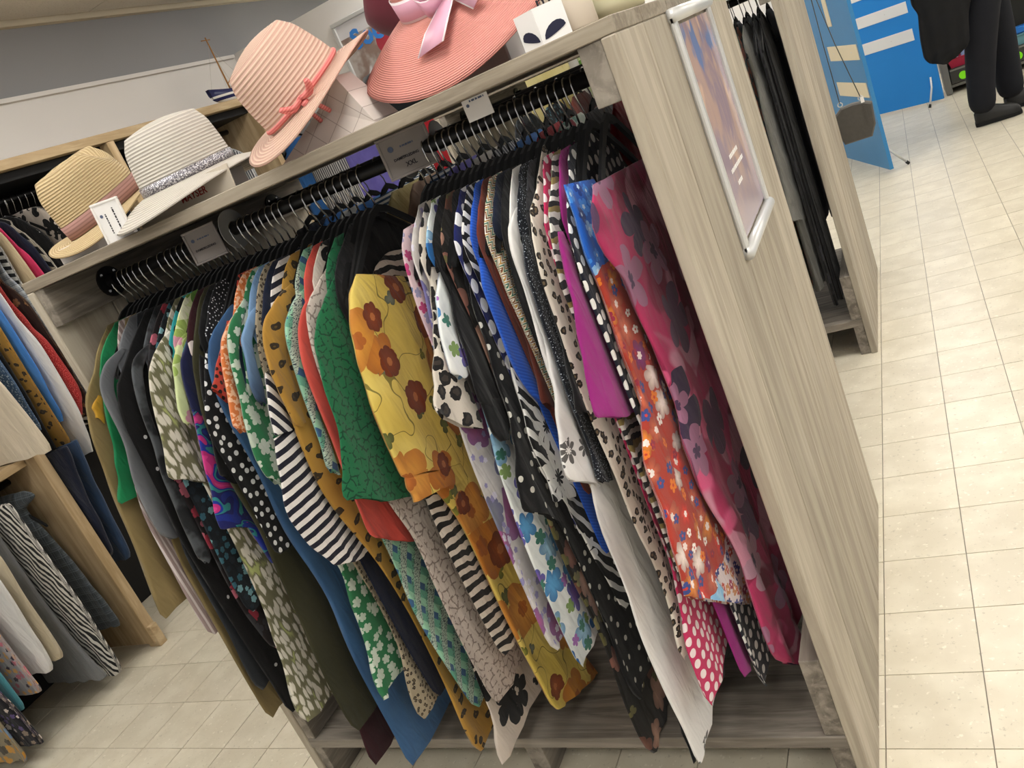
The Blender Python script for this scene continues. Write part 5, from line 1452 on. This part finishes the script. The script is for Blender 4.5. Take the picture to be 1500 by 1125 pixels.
# joints relative to the person's origin; walking towards +x
J = [((0.08, 0.0, 0.94), (0.09, 0.10)), ((0.09, 0.0, 1.10), (0.09, 0.11)), ((0.10, 0.0, 1.30), (0.10, 0.13)), ((0.10, 0.0, 1.44), (0.06, 0.08)), ((0.11, 0.0, 1.52), 0.055), ((0.12, 0.0, 1.58), 0.075), ((0.13, 0.0, 1.68), 0.095), ((0.12, 0.0, 1.76), 0.07),
     ((0.06, -0.09, 0.86), 0.07), ((-0.02, -0.10, 0.50), 0.058), ((-0.09, -0.10, 0.12), 0.042), ((0.0, -0.10, 0.04), 0.035),
     ((0.11, 0.09, 0.86), 0.07), ((0.12, 0.11, 0.50), 0.058), ((0.12, 0.12, 0.12), 0.042), ((0.21, 0.12, 0.04), 0.035),
     ((0.10, -0.19, 1.40), 0.055), ((0.02, -0.24, 1.14), 0.042), ((-0.04, -0.16, 0.98), 0.032), ((-0.08, -0.15, 0.94), (0.018, 0.038)),
     ((0.10, 0.19, 1.40), 0.055), ((0.12, 0.25, 1.13), 0.042), ((0.18, 0.22, 0.92), 0.032), ((0.20, 0.21, 0.84), (0.018, 0.038))]
E_ = [(0, 1), (1, 2), (2, 3), (3, 4), (4, 5), (5, 6), (6, 7), (0, 8), (8, 9), (9, 10), (10, 11), (0, 12), (12, 13), (13, 14), (14, 15), (3, 16), (16, 17), (17, 18), (18, 19), (3, 20), (20, 21), (21, 22), (22, 23)]
for hnd, dx, dy in ((19, -1, -1), (23, 0.4, 1)):
    b0 = Vector(J[hnd][0])
    for k in range(5):
        off = (k - 2) * 0.019
        ln = (0.045, 0.07, 0.078, 0.072, 0.055)[k]
        base = b0 + Vector((off if hnd == 23 else 0.0, 0.0 if hnd == 23 else off, -0.02))
        J.append((tuple(base), 0.009)); E_.append((hnd, len(J) - 1))
        J.append((tuple(base + Vector((dx * 0.01, 0, -ln * 0.55))), 0.009)); E_.append((len(J) - 2, len(J) - 1))
        J.append((tuple(base + Vector((dx * 0.024, -dy * 0.004, -ln))), 0.0075)); E_.append((len(J) - 2, len(J) - 1))
skin('body', J, E_, M_skin, pr)
# face and hair
hx, hz = 0.13, 1.68
tube_obj('nose', [(hx + 0.095, 0, hz + 0.01), (hx + 0.118, 0, hz - 0.025), (hx + 0.10, 0, hz - 0.03)], [0.008, 0.013, 0.008], M_skin, pr)
tube_obj('mouth', [(hx + 0.088, -0.025, hz - 0.062), (hx + 0.097, 0, hz - 0.06), (hx + 0.088, 0.025, hz - 0.062)], 0.006, mat('lip', '#8f5248', 0.5), pr)
for sg in (-1, 1):
    v, f = tube([(hx + 0.078, sg * 0.032, hz + 0.008), (hx + 0.094, sg * 0.032, hz + 0.008)], [0.012, 0.006], 10)
    obj('eye', mesh('eye', v, f, True), mat('eye_dark', '#1c1614', 0.2), pr)
    tube_obj('ear', [(hx, sg * 0.095, hz + 0.02), (hx - 0.01, sg * 0.104, hz - 0.01), (hx, sg * 0.097, hz - 0.035)], [0.012, 0.016, 0.010], M_skin, pr)
v, f = revolve([(0.104, -0.01), (0.108, 0.04), (0.095, 0.085), (0.06, 0.115), (0.0, 0.125)], 24)
obj('hair', mesh('hair', v, f, True), mat('dark_hair', '#241c18', 0.8), pr, (hx - 0.012, 0, hz))
TJ = [((0.08, 0, 1.06), (0.13, 0.16)), ((0.08, 0.0, 0.92), (0.15, 0.17)), ((0.06, -0.09, 0.82), 0.115), ((-0.02, -0.10, 0.50), 0.105), ((-0.07, -0.10, 0.22), 0.092), ((-0.08, -0.10, 0.06), 0.094),
      ((0.11, 0.09, 0.82), 0.115), ((0.12, 0.11, 0.50), 0.105), ((0.12, 0.12, 0.22), 0.092), ((0.12, 0.12, 0.06), 0.094)]
skin('trousers', TJ, [(0, 1), (1, 2), (2, 3), (3, 4), (4, 5), (1, 6), (6, 7), (7, 8), (8, 9)], M_trous, pr)
SJ = [((0.08, 0, 0.90), (0.165, 0.20)), ((0.09, 0, 1.12), (0.145, 0.18)), ((0.10, 0, 1.32), (0.15, 0.20)), ((0.10, 0, 1.46), (0.09, 0.11)), ((0.10, -0.20, 1.40), 0.075), ((0.02, -0.24, 1.14), 0.06), ((-0.035, -0.17, 1.0), 0.048), ((0.10, 0.20, 1.40), 0.075), ((0.12, 0.25, 1.13), 0.06), ((0.175, 0.225, 0.95), 0.048)]
skin('jacket', SJ, [(0, 1), (1, 2), (2, 3), (3, 4), (4, 5), (5, 6), (3, 7), (7, 8), (8, 9)], M_knit, pr)
M_shoe = mat('black_shoe_leather', '#1d1c1a', 0.45)
M_sole = mat('shoe_sole', '#0e0e0e', 0.7)
def shoe(x, y):
    V, FC = [], []
    st = [(-0.125, 0.030, 0.085), (-0.105, 0.042, 0.12), (-0.05, 0.045, 0.13), (0.0, 0.047, 0.118), (0.05, 0.050, 0.098), (0.10, 0.050, 0.085), (0.135, 0.040, 0.07), (0.152, 0.018, 0.045)]
    for px, hw, h_ in st:
        for k in range(10):
            a = PI * k / 9
            V.append((px, hw * math.cos(a), 0.018 + (h_ - 0.018) * math.sin(a) ** 0.75))
    for i in range(len(st) - 1):
        for k in range(9): FC.append((i * 10 + k, i * 10 + k + 1, (i + 1) * 10 + k + 1, (i + 1) * 10 + k))
    FC.append(tuple(range(10))); FC.append(tuple((len(st) - 1) * 10 + k for k in range(10))[::-1])
    s = obj('shoe', mesh('shoe', V, FC, True), M_shoe, pr, (x, y, 0))
    V, FC = [], []
    ol = [(p, h) for p, h, _ in st]
    ring = [(p, h + 0.004) for p, h in ol] + [(p, -h - 0.004) for p, h in reversed(ol)]
    for z in (0.0, 0.024):
        for p, q in ring: V.append((p * 1.02, q, z))
    m_ = len(ring)
    FC = [(k, (k + 1) % m_, m_ + (k + 1) % m_, m_ + k) for k in range(m_)] + [tuple(range(m_))[::-1], tuple(m_ + k for k in range(m_))]
    obj('sole', mesh('sole', V, FC), M_sole, s)
    for k in range(4):
        tube_obj('lace', [(0.0 + k * 0.016, -0.022, 0.092 - k * 0.008), (0.004 + k * 0.016, 0, 0.103 - k * 0.008), (0.0 + k * 0.016, 0.022, 0.092 - k * 0.008)], 0.003, mat('lace_cord', '#5a503c', 0.8), s, 6)
shoe(-0.015, -0.10)
shoe(0.19, 0.12)
# black coat carried over the arm
def rel(px): p = at(px, 1, 6.66); return (p[0], p[2])
ct_o = tag(obj('carried_coat', sheet('carried_coat', 1, 6.63, [(0.10, 1.05), (0.09, 0.93), rel((1344, 20)), rel((1348, 60)), rel((1352, 85)), rel((1362, 93))], [(0.46, 1.06), (0.47, 0.95), rel((1418, 20)), rel((1420, 60)), rel((1413, 72)), rel((1388, 92))], 0.09, 5, 0.014, 3.0), M_knit), 'black coat carried folded over the arm of the person', 'coat')
# framed poster on the white partition
t = thing('framed_poster', 'silver framed poster with blue bubble lettering on the white partition', 'poster', (-2.60, 4.715, 1.93))
def pf(g):
    x, y, z = g.obj()
    n = g.noise(g.xyz(x, 0.0, z), 9.0, 3.0)
    c = g.mix(g.smooth(n, 0.4, 0.6), '#8f7a70', '#b9b0aa')
    c = g.mix(g.smooth(g.noise(g.xyz(x + 3.0, 0.0, z), 7.0, 2.0), 0.55, 0.62), c, '#e2e0e2')
    c = g.mix(((x - 0.02) * (x - 0.02) + (z - 0.06) * (z - 0.06)) < 0.006, c, '#b03a48')
    return g.mix(z > 0.17, c, '#dcdadc')
o = obj('print', boxmesh('print', -0.28, 0.28, -0.006, 0.0, -0.25, 0.25), mat('poster_photo', pf, 0.3), t)
textobj('lettering', 'Soccer', 0.15, mat('blue_lettering', '#3f86d8', 0.5), o, Matrix.Translation((0.0, -0.008, 0.135)) @ Matrix.Rotation(PI / 2, 4, 'X'), bold=0.006)
for a in ((-0.30, 0.30, 0.25, 0.275), (-0.30, 0.30, -0.275, -0.25), (-0.30, -0.277, -0.25, 0.25), (0.277, 0.30, -0.25, 0.25)):
    obj('frame_bar', boxmesh('frame_bar', a[0], a[1], -0.018, 0.0, a[2], a[3], 0.003), M_alu, t)
